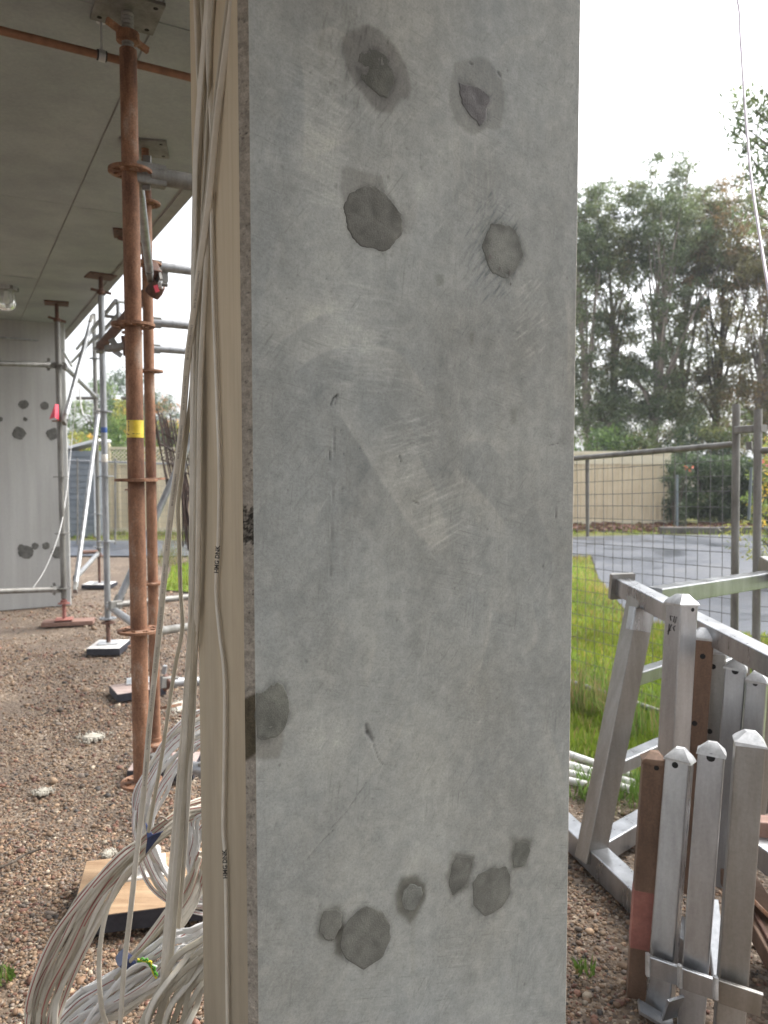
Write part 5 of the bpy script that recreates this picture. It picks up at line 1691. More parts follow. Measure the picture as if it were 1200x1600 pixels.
def tree(label, base, h, trunk_r, crown, n_cl, n_per, leaf, cols, seed, bark='bark', lean=(0, 0), fork=0.45, name='tree', grp=None, cat='tree', dr=0.35):
    """crown: list of ellipsoids (dx, dy, z, rx, ry, rz) relative to the base"""
    rs = random.Random(seed)
    e = empty(name, base, label, cat, grp)
    bx, by, bz = base
    cls = []
    for k in range(n_cl):
        ex = crown[rs.randrange(len(crown))] if rs.random() < 0.72 else crown[0]
        while True:
            q_ = Vector((rs.uniform(-1, 1), rs.uniform(-1, 1), rs.uniform(-1, 1)))
            if 0.25 < q_.length < 1: break
        cls.append((bx + ex[0] + q_.x * ex[3], by + ex[1] + q_.y * ex[4], bz + ex[2] + q_.z * ex[5], dr * rs.uniform(0.6, 1.35)))
    bb = MB()
    top = Vector((bx + lean[0], by + lean[1], bz + h * 0.70))
    pts = [Vector((bx, by, bz - 0.05)), Vector((bx + lean[0] * 0.2 + rs.uniform(-.1, .1), by, bz + h * 0.2)), Vector((bx + lean[0] * 0.5 + rs.uniform(-.15, .15), by + lean[1] * 0.5, bz + h * 0.45)), top]
    sp_ = spline(pts, 5)
    bb.path(sp_, [trunk_r * (1.15 - 0.95 * i / (len(sp_) - 1)) for i in range(len(sp_))], 9)
    for k in range(0, len(cls), max(1, len(cls) // 26)):
        c = Vector(cls[k][:3])
        f_ = rs.uniform(fork, 0.95)
        st = sp_[int(f_ * (len(sp_) - 1))]
        if c.z < st.z: st = sp_[int(fork * 0.8 * (len(sp_) - 1))]
        md = st.lerp(c, 0.5) + Vector((rs.uniform(-.2, .2), rs.uniform(-.2, .2), rs.uniform(0, .3)))
        r0 = trunk_r * 0.42 * (1.1 - f_)+ 0.012
        s2 = spline([st, md, c], 4)
        bb.path(s2, [r0 * (1 - 0.85 * i / (len(s2) - 1)) for i in range(len(s2))], 6)
    bb.build('trunk', M[bark], e, smooth=60)
    V, Fq, colr = leaves(cls, n_per, leaf, cols, seed)
    me = np_mesh('crown', V - np.array(base), Fq, [M['leaf']], False, {'tint': colr})
    link_mesh('crown', me, e)
    return e


OLIVE = [(0.08, 0.108, 0.036), (0.10, 0.13, 0.045), (0.065, 0.09, 0.034), (0.125, 0.135, 0.05), (0.13, 0.115, 0.05)]
GREY = [(0.085, 0.115, 0.052), (0.11, 0.14, 0.062), (0.07, 0.096, 0.045), (0.13, 0.15, 0.07)]
BRONZE = [(0.11, 0.10, 0.042), (0.17, 0.115, 0.052), (0.09, 0.10, 0.04), (0.14, 0.13, 0.05)]
TG = 'tall gum trees beyond the far fence'
for i, (px, d, ztop, lab_, pal_, lean_, extra) in enumerate([
    (925, 27, 10.9, 'slim leaning gum tree closest to the column beyond the cream fence', GREY, (-0.6, 0), []),
    (960, 28, 11.3, 'gum tree with a dark straight trunk second from the column', OLIVE, (-0.3, 0), []),
    (1022, 27, 11.6, 'gum tree with a thick pale trunk standing over the cream fence', GREY, (0.2, 0), []),
    (1062, 29, 11.4, 'gum tree with a forked pale trunk right of the thick pale one', OLIVE, (0.3, 0), []),
    (1118, 28, 11.4, 'olive gum tree above the clipped hedge', BRONZE, (0.1, 0), []),
    (1185, 26, 9.6, 'bronze leaved gum tree at the right edge above the fence posts', BRONZE, (0.2, 0), []),
    (1262, 27, 10.8, 'gum tree partly cut by the right edge of the picture', OLIVE, (0, 0), []),
    (850, 30, 10.5, 'gum tree mostly hidden behind the column', OLIVE, (0, 0), []),
]):
    p = P(px, 700, d)
    ztop *= 1.08
    ex = [(lean_[0], 0, ztop * 0.80, 1.55, 1.4, ztop * 0.17), (lean_[0] + 0.5, 0.2, ztop * 0.66, 1.7, 1.6, ztop * 0.18), (lean_[0] - 0.6, -0.2, ztop * 0.58, 1.4, 1.4, ztop * 0.20), (0.3, 0, ztop * 0.42, 1.4, 1.2, ztop * 0.15), (-0.5, 0.3, ztop * 0.33, 1.3, 1.2, ztop * 0.12), (0.4, -0.3, ztop * 0.27, 1.2, 1.1, ztop * 0.09)]
    tree(lab_, (p.x, p.y, 0), ztop, 0.23 if i in (1, 2) else 0.17, ex, 235, 110, 0.16, pal_, 100 + i, 'bark' if i != 4 else 'bark_dark', lean_, 0.4, 'gum_tree', TG, dr=0.40)


def bush(label, base, rx, ry, rz, n_cl, n_per, leaf, cols, seed, name='shrub', cat='shrub', grp=None, dr=0.25, flowers=None):
    rs = random.Random(seed)
    e = empty(name, base, label, cat, grp)
    bx, by, bz = base
    cls = []
    for k in range(n_cl):
        while True:
            q_ = Vector((rs.uniform(-1, 1), rs.uniform(-1, 1), rs.uniform(-1, 1)))
            if 0.4 < q_.length < 1: break
        cls.append((bx + q_.x * rx, by + q_.y * ry, bz + rz + q_.z * rz, dr * rs.uniform(0.6, 1.3)))
    bb = MB()
    for k in range(0, len(cls), max(1, len(cls) // 8)):
        c = Vector(cls[k][:3])
        s2 = spline([Vector((bx + rs.uniform(-.1, .1), by, bz)), Vector((bx, by, bz)).lerp(c, 0.5) + Vector((0, 0, 0.15)), c], 3)
        bb.path(s2, [0.03 * (1 - 0.8 * i / (len(s2) - 1)) for i in range(len(s2))], 5)
    bb.build('stem', M['bark_dark'], e)
    V, Fq, colr = leaves(cls, n_per, leaf, cols, seed)
    me = np_mesh('foliage', V - np.array(base), Fq, [M['leaf']], False, {'tint': colr})
    link_mesh('foliage', me, e)
    if flowers:
        V, Fq, colr = leaves([c for c in cls[:flowers[1]]], flowers[2], flowers[3], [flowers[0]], seed + 1, 1.2)
        me = np_mesh('flowers', V - np.array(base), Fq, [M['leaf']], False, {'tint': colr})
        link_mesh('flowers', me, e)
    return e


GREEN = [(0.07, 0.12, 0.03), (0.10, 0.16, 0.04), (0.055, 0.10, 0.03), (0.13, 0.18, 0.05)]
DKGREEN = [(0.035, 0.055, 0.022), (0.05, 0.075, 0.03), (0.03, 0.05, 0.025)]
YELLOWG = [(0.22, 0.22, 0.05), (0.15, 0.19, 0.045), (0.45, 0.30, 0.05), (0.12, 0.17, 0.04)]
# understory behind the right fence
for i, (px, d, rx, rz, pal_, lab_) in enumerate([
    (935, 23, 1.3, 1.35, GREEN, 'pale green shrub over the cream fence next to the column'), (985, 24, 1.2, 1.5, DKGREEN, 'dark shrub between the pale trunks over the cream fence'),
    (1040, 23, 1.4, 1.45, OLIVE, 'olive shrub behind the right end of the cream fence'), (1095, 23, 1.4, 1.55, DKGREEN, 'dark shrub rising behind the hedge'), (1150, 23, 1.4, 1.6, OLIVE, 'olive shrub behind the hedge near the fence posts')]):
    p = P(px, 700, d)
    bush(lab_, (p.x, p.y, 0), rx, 1.0, rz, 46, 90, 0.15, pal_, 200 + i, dr=0.42, grp='shrubs behind the right cream fence')
p = P(1205, 690, 9.5)
bush('yellow green shrub with pink blossoms beside the fence posts at right', (p.x + 0.25, p.y, 0), 0.75, 0.6, 1.02, 50, 60, 0.075, YELLOWG, 220, dr=0.2, flowers=((0.75, 0.10, 0.25), 6, 10, 0.06))
p = P(1103, 712, 16.5)
bb_ = bush('small green shrub with one orange bloom cluster against the hedge top', (p.x, p.y + 1.6, 0), 0.32, 0.25, 0.93, 26, 60, 0.08, DKGREEN, 221, dr=0.14, flowers=((0.45, 0.10, 0.04), 2, 14, 0.07))

# clipped hedge right of the cream fence
hx0, hx1, hy = P(1042, 760, 19).x, 13.0, 19.0
hedge = empty('hedge', ((hx0 + hx1) / 2, hy, 0), 'dark clipped hedge right of the cream fence behind the wire', 'hedge')
rs = np.random.RandomState(8)
cl = np.stack([rs.uniform(hx0, hx1, 420), hy + rs.uniform(-0.45, 0.45, 420), rs.uniform(0.1, 1.62, 420), np.full(420, 0.26)], -1)
V, Fq, colr = leaves(cl, 150, 0.11, DKGREEN + [(0.06, 0.09, 0.035)], 9)
link_mesh('foliage', np_mesh('foliage', V - np.array([(hx0 + hx1) / 2, hy, 0]), Fq, [M['leaf']], False, {'tint': colr}), hedge)
bb = MB()
for x in np.arange(hx0 + 0.2, hx1, 0.6):
    bb.path([(x, hy, 0), (x + 0.05, hy, 0.7), (x - 0.04, hy, 1.4)], [0.03, 0.022, 0.01], 6)
bb.build('stems', M['bark_dark'], hedge)

# foliage reaching in at the top right from a tree beside the frame
tb = Vector((7.2, 9.5, 0))
tree('tree standing beyond the right edge whose outer leaves reach into the white sky', tuple(tb), 6.6, 0.14, [(-2.72, -0.2, 5.55, 0.42, 0.4, 0.55), (-2.6, 0, 4.75, 0.30, 0.4, 0.4), (-0.3, 0, 5.4, 1.0, 1.0, 1.1), (0.5, 0, 6.2, 1.2, 1.2, 1.0)], 64, 34, 0.10, GREY, 400, 'bark_dark', (0, 0), 0.45, 'overhanging_tree', None, dr=0.22)

# left background trees and shrubs
HAZE_BLUE = [(0.055, 0.085, 0.055), (0.07, 0.10, 0.065), (0.085, 0.115, 0.06), (0.05, 0.075, 0.05)]  # bluish cast of the distant haze put into the leaf colours
for i, (px, d, h, r_, lab_) in enumerate([(150, 34, 5.4, 1.5, 'rounded yellow green tree far off behind the thin standard'), (196, 36, 6.2, 1.8, 'dense tree coloured haze blue far off left of the rusty standards'), (232, 38, 5.6, 1.6, 'tree coloured haze blue far off behind the rusty standards')]):
    p = P(px, 700, d)
    tree(lab_, (p.x, p.y, 0), h, 0.16, [(0, 0, h * 0.62, r_, 1.4, h * 0.32), (0.3, 0, h * 0.4, r_, 1.3, h * 0.25)], 90, 100, 0.20, HAZE_BLUE if i else GREEN, 300 + i, 'bark_dark', (0, 0), 0.35, 'tree', 'trees far off on the left', dr=0.45)
for i, (px, d, rx, rz, pal_, lab_) in enumerate([(172, 19, 0.9, 1.25, GREEN, 'leafy green shrub over the lattice fence left of the blue stickered standard'), (215, 19, 1.0, 1.45, GREEN + [(0.2, 0.24, 0.06)], 'bright green shrub over the lattice fence behind the rusty standards'), (203, 20, 0.4, 1.75, YELLOWG, 'yellow autumn shrub peeping out left of the yellow label'), (262, 18.5, 0.9, 1.3, YELLOWG, 'yellow green shrub behind the leaning mesh'), (300, 19, 0.8, 1.25, GREEN, 'green shrub between the mesh and the hanging cables'), (133, 16.8, 0.35, 1.2, YELLOWG, 'yellow green shrub beside the slate blue shed')]):
    p = P(px, 700, d)
    bush(lab_, (p.x, p.y, 0), rx, 0.7, rz, 44, 80, 0.13, pal_, 320 + i, dr=0.3, grp='shrubs behind the left lattice fence')
p = P(252, 660, 17.8)
tree('thin orange leaved sapling against the sky right of the second rusty standard', (p.x + 0.15, p.y, 0), 3.4, 0.03, [(0, 0, 2.75, 0.35, 0.3, 0.35), (0.55, 0, 2.5, 0.3, 0.3, 0.3)], 26, 14, 0.10, [(0.25, 0.12, 0.05), (0.16, 0.13, 0.06), (0.10, 0.12, 0.05)], 340, 'bark_dark', (0, 0), 0.5, 'sapling', None, dr=0.16)

# ------------------------------------------------------------------ fences
def ribbed(bb, p0, p1, z0, z1, pitch=0.1, dep=0.022):
    p0, p1 = Vector(p0), Vector(p1)
    t = (p1 - p0); L = t.length; t.normalize()
    nrm = Vector((t.y, -t.x, 0))
    n_ = int(L / pitch)
    prof = []
    for k in range(n_):
        s_ = k * L / n_; w_ = L / n_
        prof += [(s_, 0), (s_ + w_ * 0.62, 0), (s_ + w_ * 0.72, dep), (s_ + w_ * 0.90, dep)]
    prof.append((L, 0))
    q_ = [p0 + t * a + nrm * c for a, c in prof]
    m_ = len(q_)
    bb.add([Vector((a.x, a.y, z0)) for a in q_] + [Vector((a.x, a.y, z1)) for a in q_], [(k, k + 1, m_ + k + 1, m_ + k) for k in range(m_ - 1)])


def steel_fence(label, p0, p1, npan, h, grp=None, lattice=False, zb=0.05):
    p0, p1 = Vector(p0), Vector(p1)
    e = empty('panel_fence', (p0 + p1) / 2, label, 'fence', grp)
    t = (p1 - p0).normalized()
    nrm = Vector((t.y, -t.x, 0))
    hp = h - 0.34 if lattice else h
    for k in range(npan):
        a, c = p0.lerp(p1, k / npan), p0.lerp(p1, (k + 1) / npan)
        bb = MB(); ribbed(bb, a + t * 0.03, c - t * 0.03, zb, hp, 0.20 if lattice else 0.13, 0.03)
        bb.build('panel', M['cream_fence'], e)
        for z_, nm in ((zb + 0.03, 'bottom_rail'), (hp, 'top_rail')):
            MB().bar(a + t * 0.034 + nrm * 0.01 + Vector((0, 0, z_)), c - t * 0.034 + nrm * 0.01 + Vector((0, 0, z_)), 0.055, 0.085).build(nm, M['cream_light'], e)
        if not lattice:
            MB().bar(a + t * 0.036 + nrm * 0.028 + Vector((0, 0, hp - 0.17)), c - t * 0.036 + nrm * 0.028 + Vector((0, 0, hp - 0.17)), 0.02, 0.22).build('top_plinth', M['cream_light'], e)
        if lattice:
            bb = MB()
            z0, z1_ = hp + 0.045, h - 0.045
            L = (c - a).length - 0.08
            hh = z1_ - z0
            n_ = int((L) / 0.085)
            for i in range(-int(hh / 0.085), n_ + 1):
                for sgn, off in ((1, 0.004), (-1, -0.004)):
                    s0 = i * 0.085; s1 = s0 + hh
                    f0, f1 = max(0, -s0 / hh), min(1, (L - s0) / hh)
                    if f1 <= f0: continue
                    za, zb_ = (z0 + hh * f0, z0 + hh * f1) if sgn > 0 else (z1_ - hh * f0, z1_ - hh * f1)
                    bb.bar(a + t * (0.04 + s0 + hh * f0) + nrm * off + Vector((0, 0, za)), a + t * (0.04 + s0 + hh * f1) + nrm * off + Vector((0, 0, zb_)), 0.006, 0.024, nrm.cross(Vector((0, 0, 1))).lerp(Vector((0, 0, 1)), 0.5))
            o_ = bb.build('lattice', M['cream_light'], e, kind='stuff')
            MB().bar(a + t * 0.034 + Vector((0, 0, h - 0.02)), c - t * 0.034 + Vector((0, 0, h - 0.02)), 0.05, 0.05).build('cap_rail', M['cream_light'], e)
    for k in range(npan + 1):
        a = p0.lerp(p1, k / npan)
        MB().box((a.x, a.y, (h + 0.09) / 2), (0.06, 0.06, h + 0.09)).build('post', M['cream_light'], e)
    return e


xr_ = P(1045, 760, 19).x
steel_fence('cream ribbed steel fence across the driveway on the right', (xr_ - 9.6, 19.3, 0), (xr_, 19.0, 0), 4, 1.80)
pl0 = P(171, 760, 16.7)
steel_fence('cream fence with a lattice top behind the rusty standards', (pl0.x, 16.7, 0), (pl0.x + 7.2, 16.9, 0), 3, 1.88, lattice=True)

# slate shed at far left
sx0, sx1 = P(100, 760, 15.6).x, P(148, 760, 15.6).x
sh = empty('garden_shed', ((sx0 + sx1) / 2, 15.9, 0), 'slate blue ribbed steel shed with a white roof edge left of the lattice fence', 'shed')
for k in range(14):
    MB().bar(((sx0), 15.6, 0.09 + k * 0.125), (sx1, 15.6, 0.09 + k * 0.125), 0.03, 0.11).build('cladding_sheet', M['shed'], sh)
MB().box(((sx0 + sx1) / 2, 15.9, 0.9), (sx1 - sx0 - 0.02, 0.54, 1.76)).build('wall', M['shed'], sh)
MB().bar((sx0 - 0.1, 15.9, 1.78), (sx1 + 0.1, 15.9, 2.0), 0.8, 0.05).build('roof', M['shed_roof'], sh)
MB().bar((sx1 + 0.03, 15.56, 0.05), (sx1 + 0.03, 15.56, 1.80), 0.05, 0.05, Vector((0, 1, 0))).build('corner_trim', M['shed_roof'], sh)

# mulch bed, sleepers and debris below the right fence
def heap(name, pts, z, m, n_, sz, seed, lab_, kind):
    rs = np.random.RandomState(seed)
    xs_ = [p_[0] for p_ in pts]; ys_ = [p_[1] for p_ in pts]
    x = rs.uniform(min(xs_), max(xs_), n_); y = rs.uniform(min(ys_), max(ys_), n_)
    bb = MB()
    bb.add([Vector((a, c, z)) for a, c in pts], [tuple(range(len(pts)))])
    for a, c in zip(x, y):
        Mx = Matrix.Rotation(rs.uniform(0, 6.28), 3, 'Z') @ Matrix.Rotation(rs.uniform(-.6, .6), 3, 'X')
        bb.box((a, c, z + rs.uniform(0.0, 0.06)), (sz * rs.uniform(0.5, 1.6), sz * rs.uniform(0.2, 0.6), sz * 0.3), Mx)
    return bb.build(name, m, kind=kind, label=lab_)


heap('mulch_bed', [(4.0, 17.3), (13.5, 16.9), (13.5, 18.95), (4.0, 18.95)], 0.02, M['mulch'], 900, 0.16, 12, 'red brown bark mulch at the foot of the hedge and fence', 'stuff')
p = P(1090, 825, 14.6)
for i, (x0, x1, y0, lab_) in enumerate([(p.x, p.x + 1.3, 16.6, 'dark timber sleeper edging the grass strip left of the fence posts'), (p.x + 1.34, p.x + 3.6, 16.7, 'dark timber sleeper edging the grass strip right of the fence posts')]):
    MB().bar((x0, y0, 0.08), (x1, y0 - 0.05, 0.08), 0.2, 0.14, bev=0.01).build('timber_sleeper', M['timber'], label=lab_, cat='sleeper', group='timber sleepers along the verge')

# ------------------------------------------------------------------ temporary wire fence on the right
Fa_t, Fa_b = P(900, 716, 4.9), P(900, 1092, 4.9)
Fb_t, Fb_b = P(1150, 694, 3.9), P(1146, 1180, 3.9)
tdir = (Fb_t - Fa_t)
start_t = Fa_t - tdir * 0.85
Fs_b = Fa_b - (Fb_b - Fa_b) * 0.85


def wire_panel(label, t0, t1, b0_, b1_, ext0=0.0, ext1=0.0, grp='temporary wire fence panels'):
    e = empty('wire_fence_panel', b0_.lerp(b1_, 0.5), label, 'wire fence', grp)
    w_dir = (t1 - t0)
    L = w_dir.length
    MB().tube(t0, t1, 0.0165, n=12).build('top_rail', M['galv_dirty'], e, smooth=40)
    MB().tube(b0_ + Vector((0, 0, 0.10)), b1_ + Vector((0, 0, 0.10)), 0.0165, n=12).build('bottom_rail', M['galv_dirty'], e, smooth=40)
    for a, c, ext in ((t0, b0_, ext0), (t1, b1_, ext1)):
        MB().tube(c, a + (a - c).normalized() * ext, 0.0195, n=14).build('post', M['galv_dirty'], e, smooth=40)
    nv = int(L / 0.075)
    hh = (t0 - b0_).length
    nh = int((hh - 0.1) / 0.077)
    nrm = Vector((w_dir.y, -w_dir.x, 0)).normalized()
    wires = 0
    rs = random.Random(nv)
    for k in range(1, nv):
        f_ = k / nv
        a, c = t0.lerp(t1, f_), b0_.lerp(b1_, f_) + Vector((0, 0, 0.1))
        pts = [a.lerp(c, q_ / 5) + nrm * rs.uniform(-0.004, 0.004) for q_ in range(6)]
        MB().path(pts, 0.0019, 5, False).build('upright_wire', M['wire'], e)
    for k in range(1, nh + 1):
        f_ = k / (nh + 1)
        a, c = t0.lerp(b0_ + Vector((0, 0, 0.1)), f_), t1.lerp(b1_ + Vector((0, 0, 0.1)), f_)
        pts = [a.lerp(c, q_ / 6) + nrm * (0.0036 + rs.uniform(-0.003, 0.003)) + Vector((0, 0, rs.uniform(-0.004, 0.004))) for q_ in range(7)]
        MB().path(pts, 0.0019, 5, False).build('cross_wire', M['wire'], e)
    return e


pe = wire_panel('wire fence panel between the column and the two upright posts', start_t, Fb_t, Fs_b, Fb_b, 0.0, 0.20)
MB().tube(P(918, 716, 4.82), P(918, 838, 4.82), 0.011, n=8).build('stiffener', M['galv_dirty'], pe, smooth=40)
F2t, F2b = P(1184, 704, 3.75), P(1180, 1190, 3.75)
d2 = (Fb_t - Fa_t).normalized()
d2 = Vector((0.86, -0.5, 0.01)).normalized()
wire_panel('wire fence panel starting at the second upright post and leaving the picture', F2t, F2t + d2 * 2.1, F2b, F2b + d2 * 2.1, 0.20, 0.0)
cl = empty('fence_clamp', P(1172, 672, 3.82), 'grey steel clamp joining the two upright fence posts', 'clamp')
MB().bar(P(1152, 672, 3.87), P(1194, 669, 3.74), 0.05, 0.036, bev=0.006).build('clamp_body', M['galv_dirty'], cl)
MB().tube(P(1170, 690, 3.80), P(1171, 703, 3.80), 0.016, n=10).build('clamp_bolt', M['galv_dirty'], cl, smooth=40)
MB().tube(P(1174, 730, 5.2), P(1170, 812, 5.2), 0.010, n=10).build('fence_stake', M['shed'], label='thin blue stake seen between the two upright fence posts', cat='stake', smooth=40)
MB().tube(P(1058, 742, 9.0), P(1058, 822, 9.0), 0.014, n=10).build('fence_stake', M['shed'], label='thin dark stake standing in front of the hedge', cat='stake', smooth=40)

# temporary fence far left
tl = empty('wire_fence_panel', (-6.6, 14.2, 0), 'distant wire fence line crossing behind the left standards', 'wire fence')
MB().tube(P(95, 719, 14.2), P(330, 727, 14.2), 0.017, n=8).build('top_rail', M['galv'], tl)
MB().tube(P(95, 858, 14.2), P(330, 862, 14.2), 0.014, n=8).build('bottom_rail', M['galv_dirty'], tl)
for px in (121, 180, 232, 290):
    MB().tube(P(px, 716, 14.2), P(px, 872, 14.2), 0.018, n=8).build('post', M['galv_dirty'], tl)
bb = MB()
for k in range(60):
    x = 100 + k * 3.6
    bb.path([P(x, 722, 14.2), P(x, 860, 14.2)], 0.0017, 4, False)
for k in range(14):
    y = 730 + k * 9.4
    bb.path([P(96, y, 14.2), P(326, y + 2, 14.2)], 0.0017, 4, False)
bb.build('wire_mesh', M['galv_dirty'], tl, kind='stuff')

# leaning reinforcing mesh
rm = empty('reinforcing_mesh', P(285, 860, 6.8), 'rusty reinforcing mesh sheets leaning behind the second standard', 'mesh')
rs_ = random.Random(2)
TL, TR, BL, BR = P(236, 640, 7.2), P(292, 672, 7.2), P(262, 765, 6.9), P(318, 800, 6.9)
for k in range(15):
    f_ = k / 14
    a, c = TL.lerp(TR, f_), BL.lerp(BR, f_)
    MB().tube(a + Vector((rs_.uniform(-.02, .02), 0, rs_.uniform(-.03, .06))), c, 0.0075, n=6).build('bar', M['rebar'], rm, smooth=60)
for f_ in (0.25, 0.42, 0.62, 0.85):
    MB().tube(TL.lerp(BL, f_) + Vector((0, -0.012, 0)), TR.lerp(BR, f_ - 0.02) + Vector((0, -0.012, 0)), 0.0075, n=6).build('cross_bar', M['rebar'], rm, smooth=60)
for k in range(7):
    a, c = P(278 + k * 3, 735 + k * 5, 6.7), P(286 + k * 4, 860 + rs_.uniform(-15, 15), 6.6)
    MB().path(spline([a, a.lerp(c, 0.4) + Vector((0.02 - 0.01 * k, 0, 0)), c], 4), 0.0075, 6).build('bar', M['rebar'], rm, smooth=60)

# ------------------------------------------------------------------ hanging cord on the right
tie = uv(1.75, V_EDGE - 0.01, H + 0.1)
ribbon([tie, P(980, -190, 1.98), P(1125, -60, 2.0)] + cdepth([(1152, 0, 1.95), (1157, 60, 1.9), (1163, 150, 1.83), (1168, 215, 1.77), (1173, 270, 1.72), (1181, 330, 1.66), (1192, 400, 1.60), (1202, 460, 1.55), (1216, 560, 1.5), (1232, 700, 1.48), (1240, 900, 1.48)]), 0.0085, 0.005, 1.3, 0.2, M['rope'], False, 6, None, 'hanging_cord', seed=91, label='thin lilac white cord hanging across the sky at top right', cat='cord')

# ------------------------------------------------------------------ white poles on the grass
for i, (x0, y0, x1, y1, r_, lab_) in enumerate([(870, 1172, 985, 1212, 0.018, 'white pole on the grass, topmost of four beside the column'), (870, 1190, 990, 1224, 0.019, 'white pole on the grass, second of four beside the column'), (870, 1203, 984, 1233, 0.018, 'white pole on the grass, third of four beside the column'), (870, 1215, 960, 1236, 0.016, 'white pole on the grass, lowest of four beside the column')]):
    e = empty('white_pole', G(x1, y1), lab_, 'pole', 'white poles lying on the grass')
    z_ = 0.03 + 0.012 * (i % 2)
    a, c = G(x0, y0, z_), G(x1, y1, z_)
    MB().tube(a, c, r_, n=14).build('pipe', M['white_pole'], e, smooth=40)
    t = (c - a).normalized()
    MB().tube(c - t * 0.003, c + t * 0.0012, r_ * 0.72, n=14).build('bore', M['timber'], e)

# ------------------------------------------------------------------ the galvanised stillage and its posts
fr_ = empty('steel_stillage', G(925, 1345), 'galvanised box section frame with a slanted leg standing on the gravel', 'steel frame')


def fbar(name, p0, p1, w_=0.068, h_=0.068, m='galv_new', up=Vector((0, 0, 1))):
    return MB().bar(p0, p1, w_, h_, up, 0.004).build(name, M[m], fr_)


T1a, T1b = P(972, 916, 2.95), P(1275, 1072, 2.02)
fbar('top_rail', T1a, T1b, 0.064, 0.064)
t = (T1b - T1a).normalized()
MB().bar(T1a - t * 0.012, T1a + t * 0.006, 0.10, 0.10, Vector((0, 0, 1)), 0.004).build('end_plate', M['galv_grime'], fr_)
T2a = P(1022, 932, 2.86)
T2b = P(1290, 890, 3.95)
fbar('top_rail', T2a, T2b, 0.066, 0.066)
LgT, LgB = P(1003, 935, 2.83), G(921, 1345, 0.03)
fbar('leg', LgT, LgB, 0.078, 0.078, 'galv_grime', Vector((0.3, -1, 0)))
MB().bar(P(1002, 950, 2.80), P(997, 985, 2.79), 0.082, 0.04, Vector((0.3, -1, 0)), 0.004).build('weld_gusset', M['galv_new'], fr_)
B0, B1 = G(872, 1283, 0.045), G(1090, 1492, 0.045)
fbar('base_rail', B0, B1, 0.075, 0.085)
X1a, X1b = G(936, 1326, 0.06), G(1062, 1252, 0.06)
fbar('cross_rail', X1a, X1b, 0.075, 0.075)
dir2 = (T2b - T2a); dir2.z = 0; dir2.normalize()
pA = LgT.lerp(LgB, 0.66) + dir2 * 0.03
fbar('cross_rail', pA, pA + dir2 * 0.42, 0.055, 0.05)
pB = LgT.lerp(LgB, 0.32) + dir2 * 0.03
fbar('cross_rail', pB, pB + dir2 * 0.40, 0.05, 0.05)
fbar('cross_rail', P(1095, 1052, 2.75), P(1182, 1018, 2.95), 0.06, 0.055)
fbar('cross_rail', P(1095, 1215, 2.55), P(1260, 1196, 2.7), 0.07, 0.075)
fbar('base_rail', P(1095, 1255, 2.5), P(1270, 1392, 2.1), 0.07, 0.075)
fbar('leg', P(1206, 1030, 2.6), P(1172, 1270, 2.6), 0.07, 0.07, 'galv_grime', Vector((0.3, -1, 0)))
fbar('stay', P(1168, 1020, 3.0), P(1156, 1150, 3.0), 0.02, 0.03, 'galv_grime', Vector((0.3, -1, 0)))
fbar('stay', P(1146, 1140, 2.6), P(1144, 1200, 2.6), 0.02, 0.03, 'galv_new', Vector((0.3, -1, 0)))


def capped_post(label, top, bot, d0, d1, w_, rot, m, group='capped posts stacked in the frame', cap=True, holes=(), capm='cap', caph=0.03):
    """box post with a pressed pyramid cap; top/bot survey points of the axis at cap base and foot"""
    a, c = P(*top, d0), P(*bot, d1)
    e = empty('capped_post', c, label, 'steel post', group)
    ax = (a - c).normalized()
    x = Vector((math.cos(rot), math.sin(rot), 0)); x = (x - ax * x.dot(ax)).normalized()
    y = ax.cross(x)
    MB().bar(c, a, w_, w_, y, 0.004).build('shaft', M[m], e)
    if cap:
        h2 = w_ / 2 + 0.003
        vsx = []
        for s_, hh in ((1.0, -0.004), (1.0, 0.003), (0.86, 0.010), (0.30, caph)):
            for i, j in ((-1, -1), (1, -1), (1, 1), (-1, 1)):
                vsx.append(a + x * (i * h2 * s_) + y * (j * h2 * s_) + ax * hh)
        rc = random.Random(label)
        vsx = [v_ + x * rc.uniform(-0.0022, 0.0022) + y * rc.uniform(-0.0022, 0.0022) + ax * rc.uniform(-0.002, 0.002) for v_ in vsx]
        vsx.append(a + ax * (caph + rc.uniform(-0.004, 0.008)) + x * rc.uniform(-0.006, 0.006))
        fs = []
        for r_ in range(3):
            for i in range(4): fs.append((r_ * 4 + i, r_ * 4 + (i + 1) % 4, r_ * 4 + 4 + (i + 1) % 4, r_ * 4 + 4 + i))
        fs += [(12 + i, 12 + (i + 1) % 4, 16) for i in range(4)] + [(3, 2, 1, 0)]
        MB().add(vsx, fs).build('cap', M[capm], e, smooth=25)
    for (dist, off, rr, side) in holes:
        nrm = {'f': -y, 'r': x, 'l': -x}[side]
        tan_ = {'f': x, 'r': y, 'l': -y}[side]
        pc_ = a - ax * dist + tan_ * off + nrm * (w_ / 2 - 0.004)
        MB().lathe(pc_, [(rr, 0), (rr, 0.0048)], 14, nrm).build('bolt_hole', M['hole'], e, smooth=40)
    return e


F1g = ('capped posts welded in the near row', )
p1e = capped_post('tall galvanised post set corner on with pen scribbles below its cap', (1065, 944, ), (1040, 1400), 2.28, 2.24, 0.066, R(22), 'galv_new', holes=[(0.012, 0.012, 0.006, 'f')])
# pen scribble on its left face
a, c = P(1065, 944, 2.28), P(1040, 1400, 2.24)
ax = (a - c).normalized()
xx = Vector((math.cos(R(22)), math.sin(R(22)), 0)); xx = (xx - ax * xx.dot(ax)).normalized()
yy = ax.cross(xx)
bb = MB()
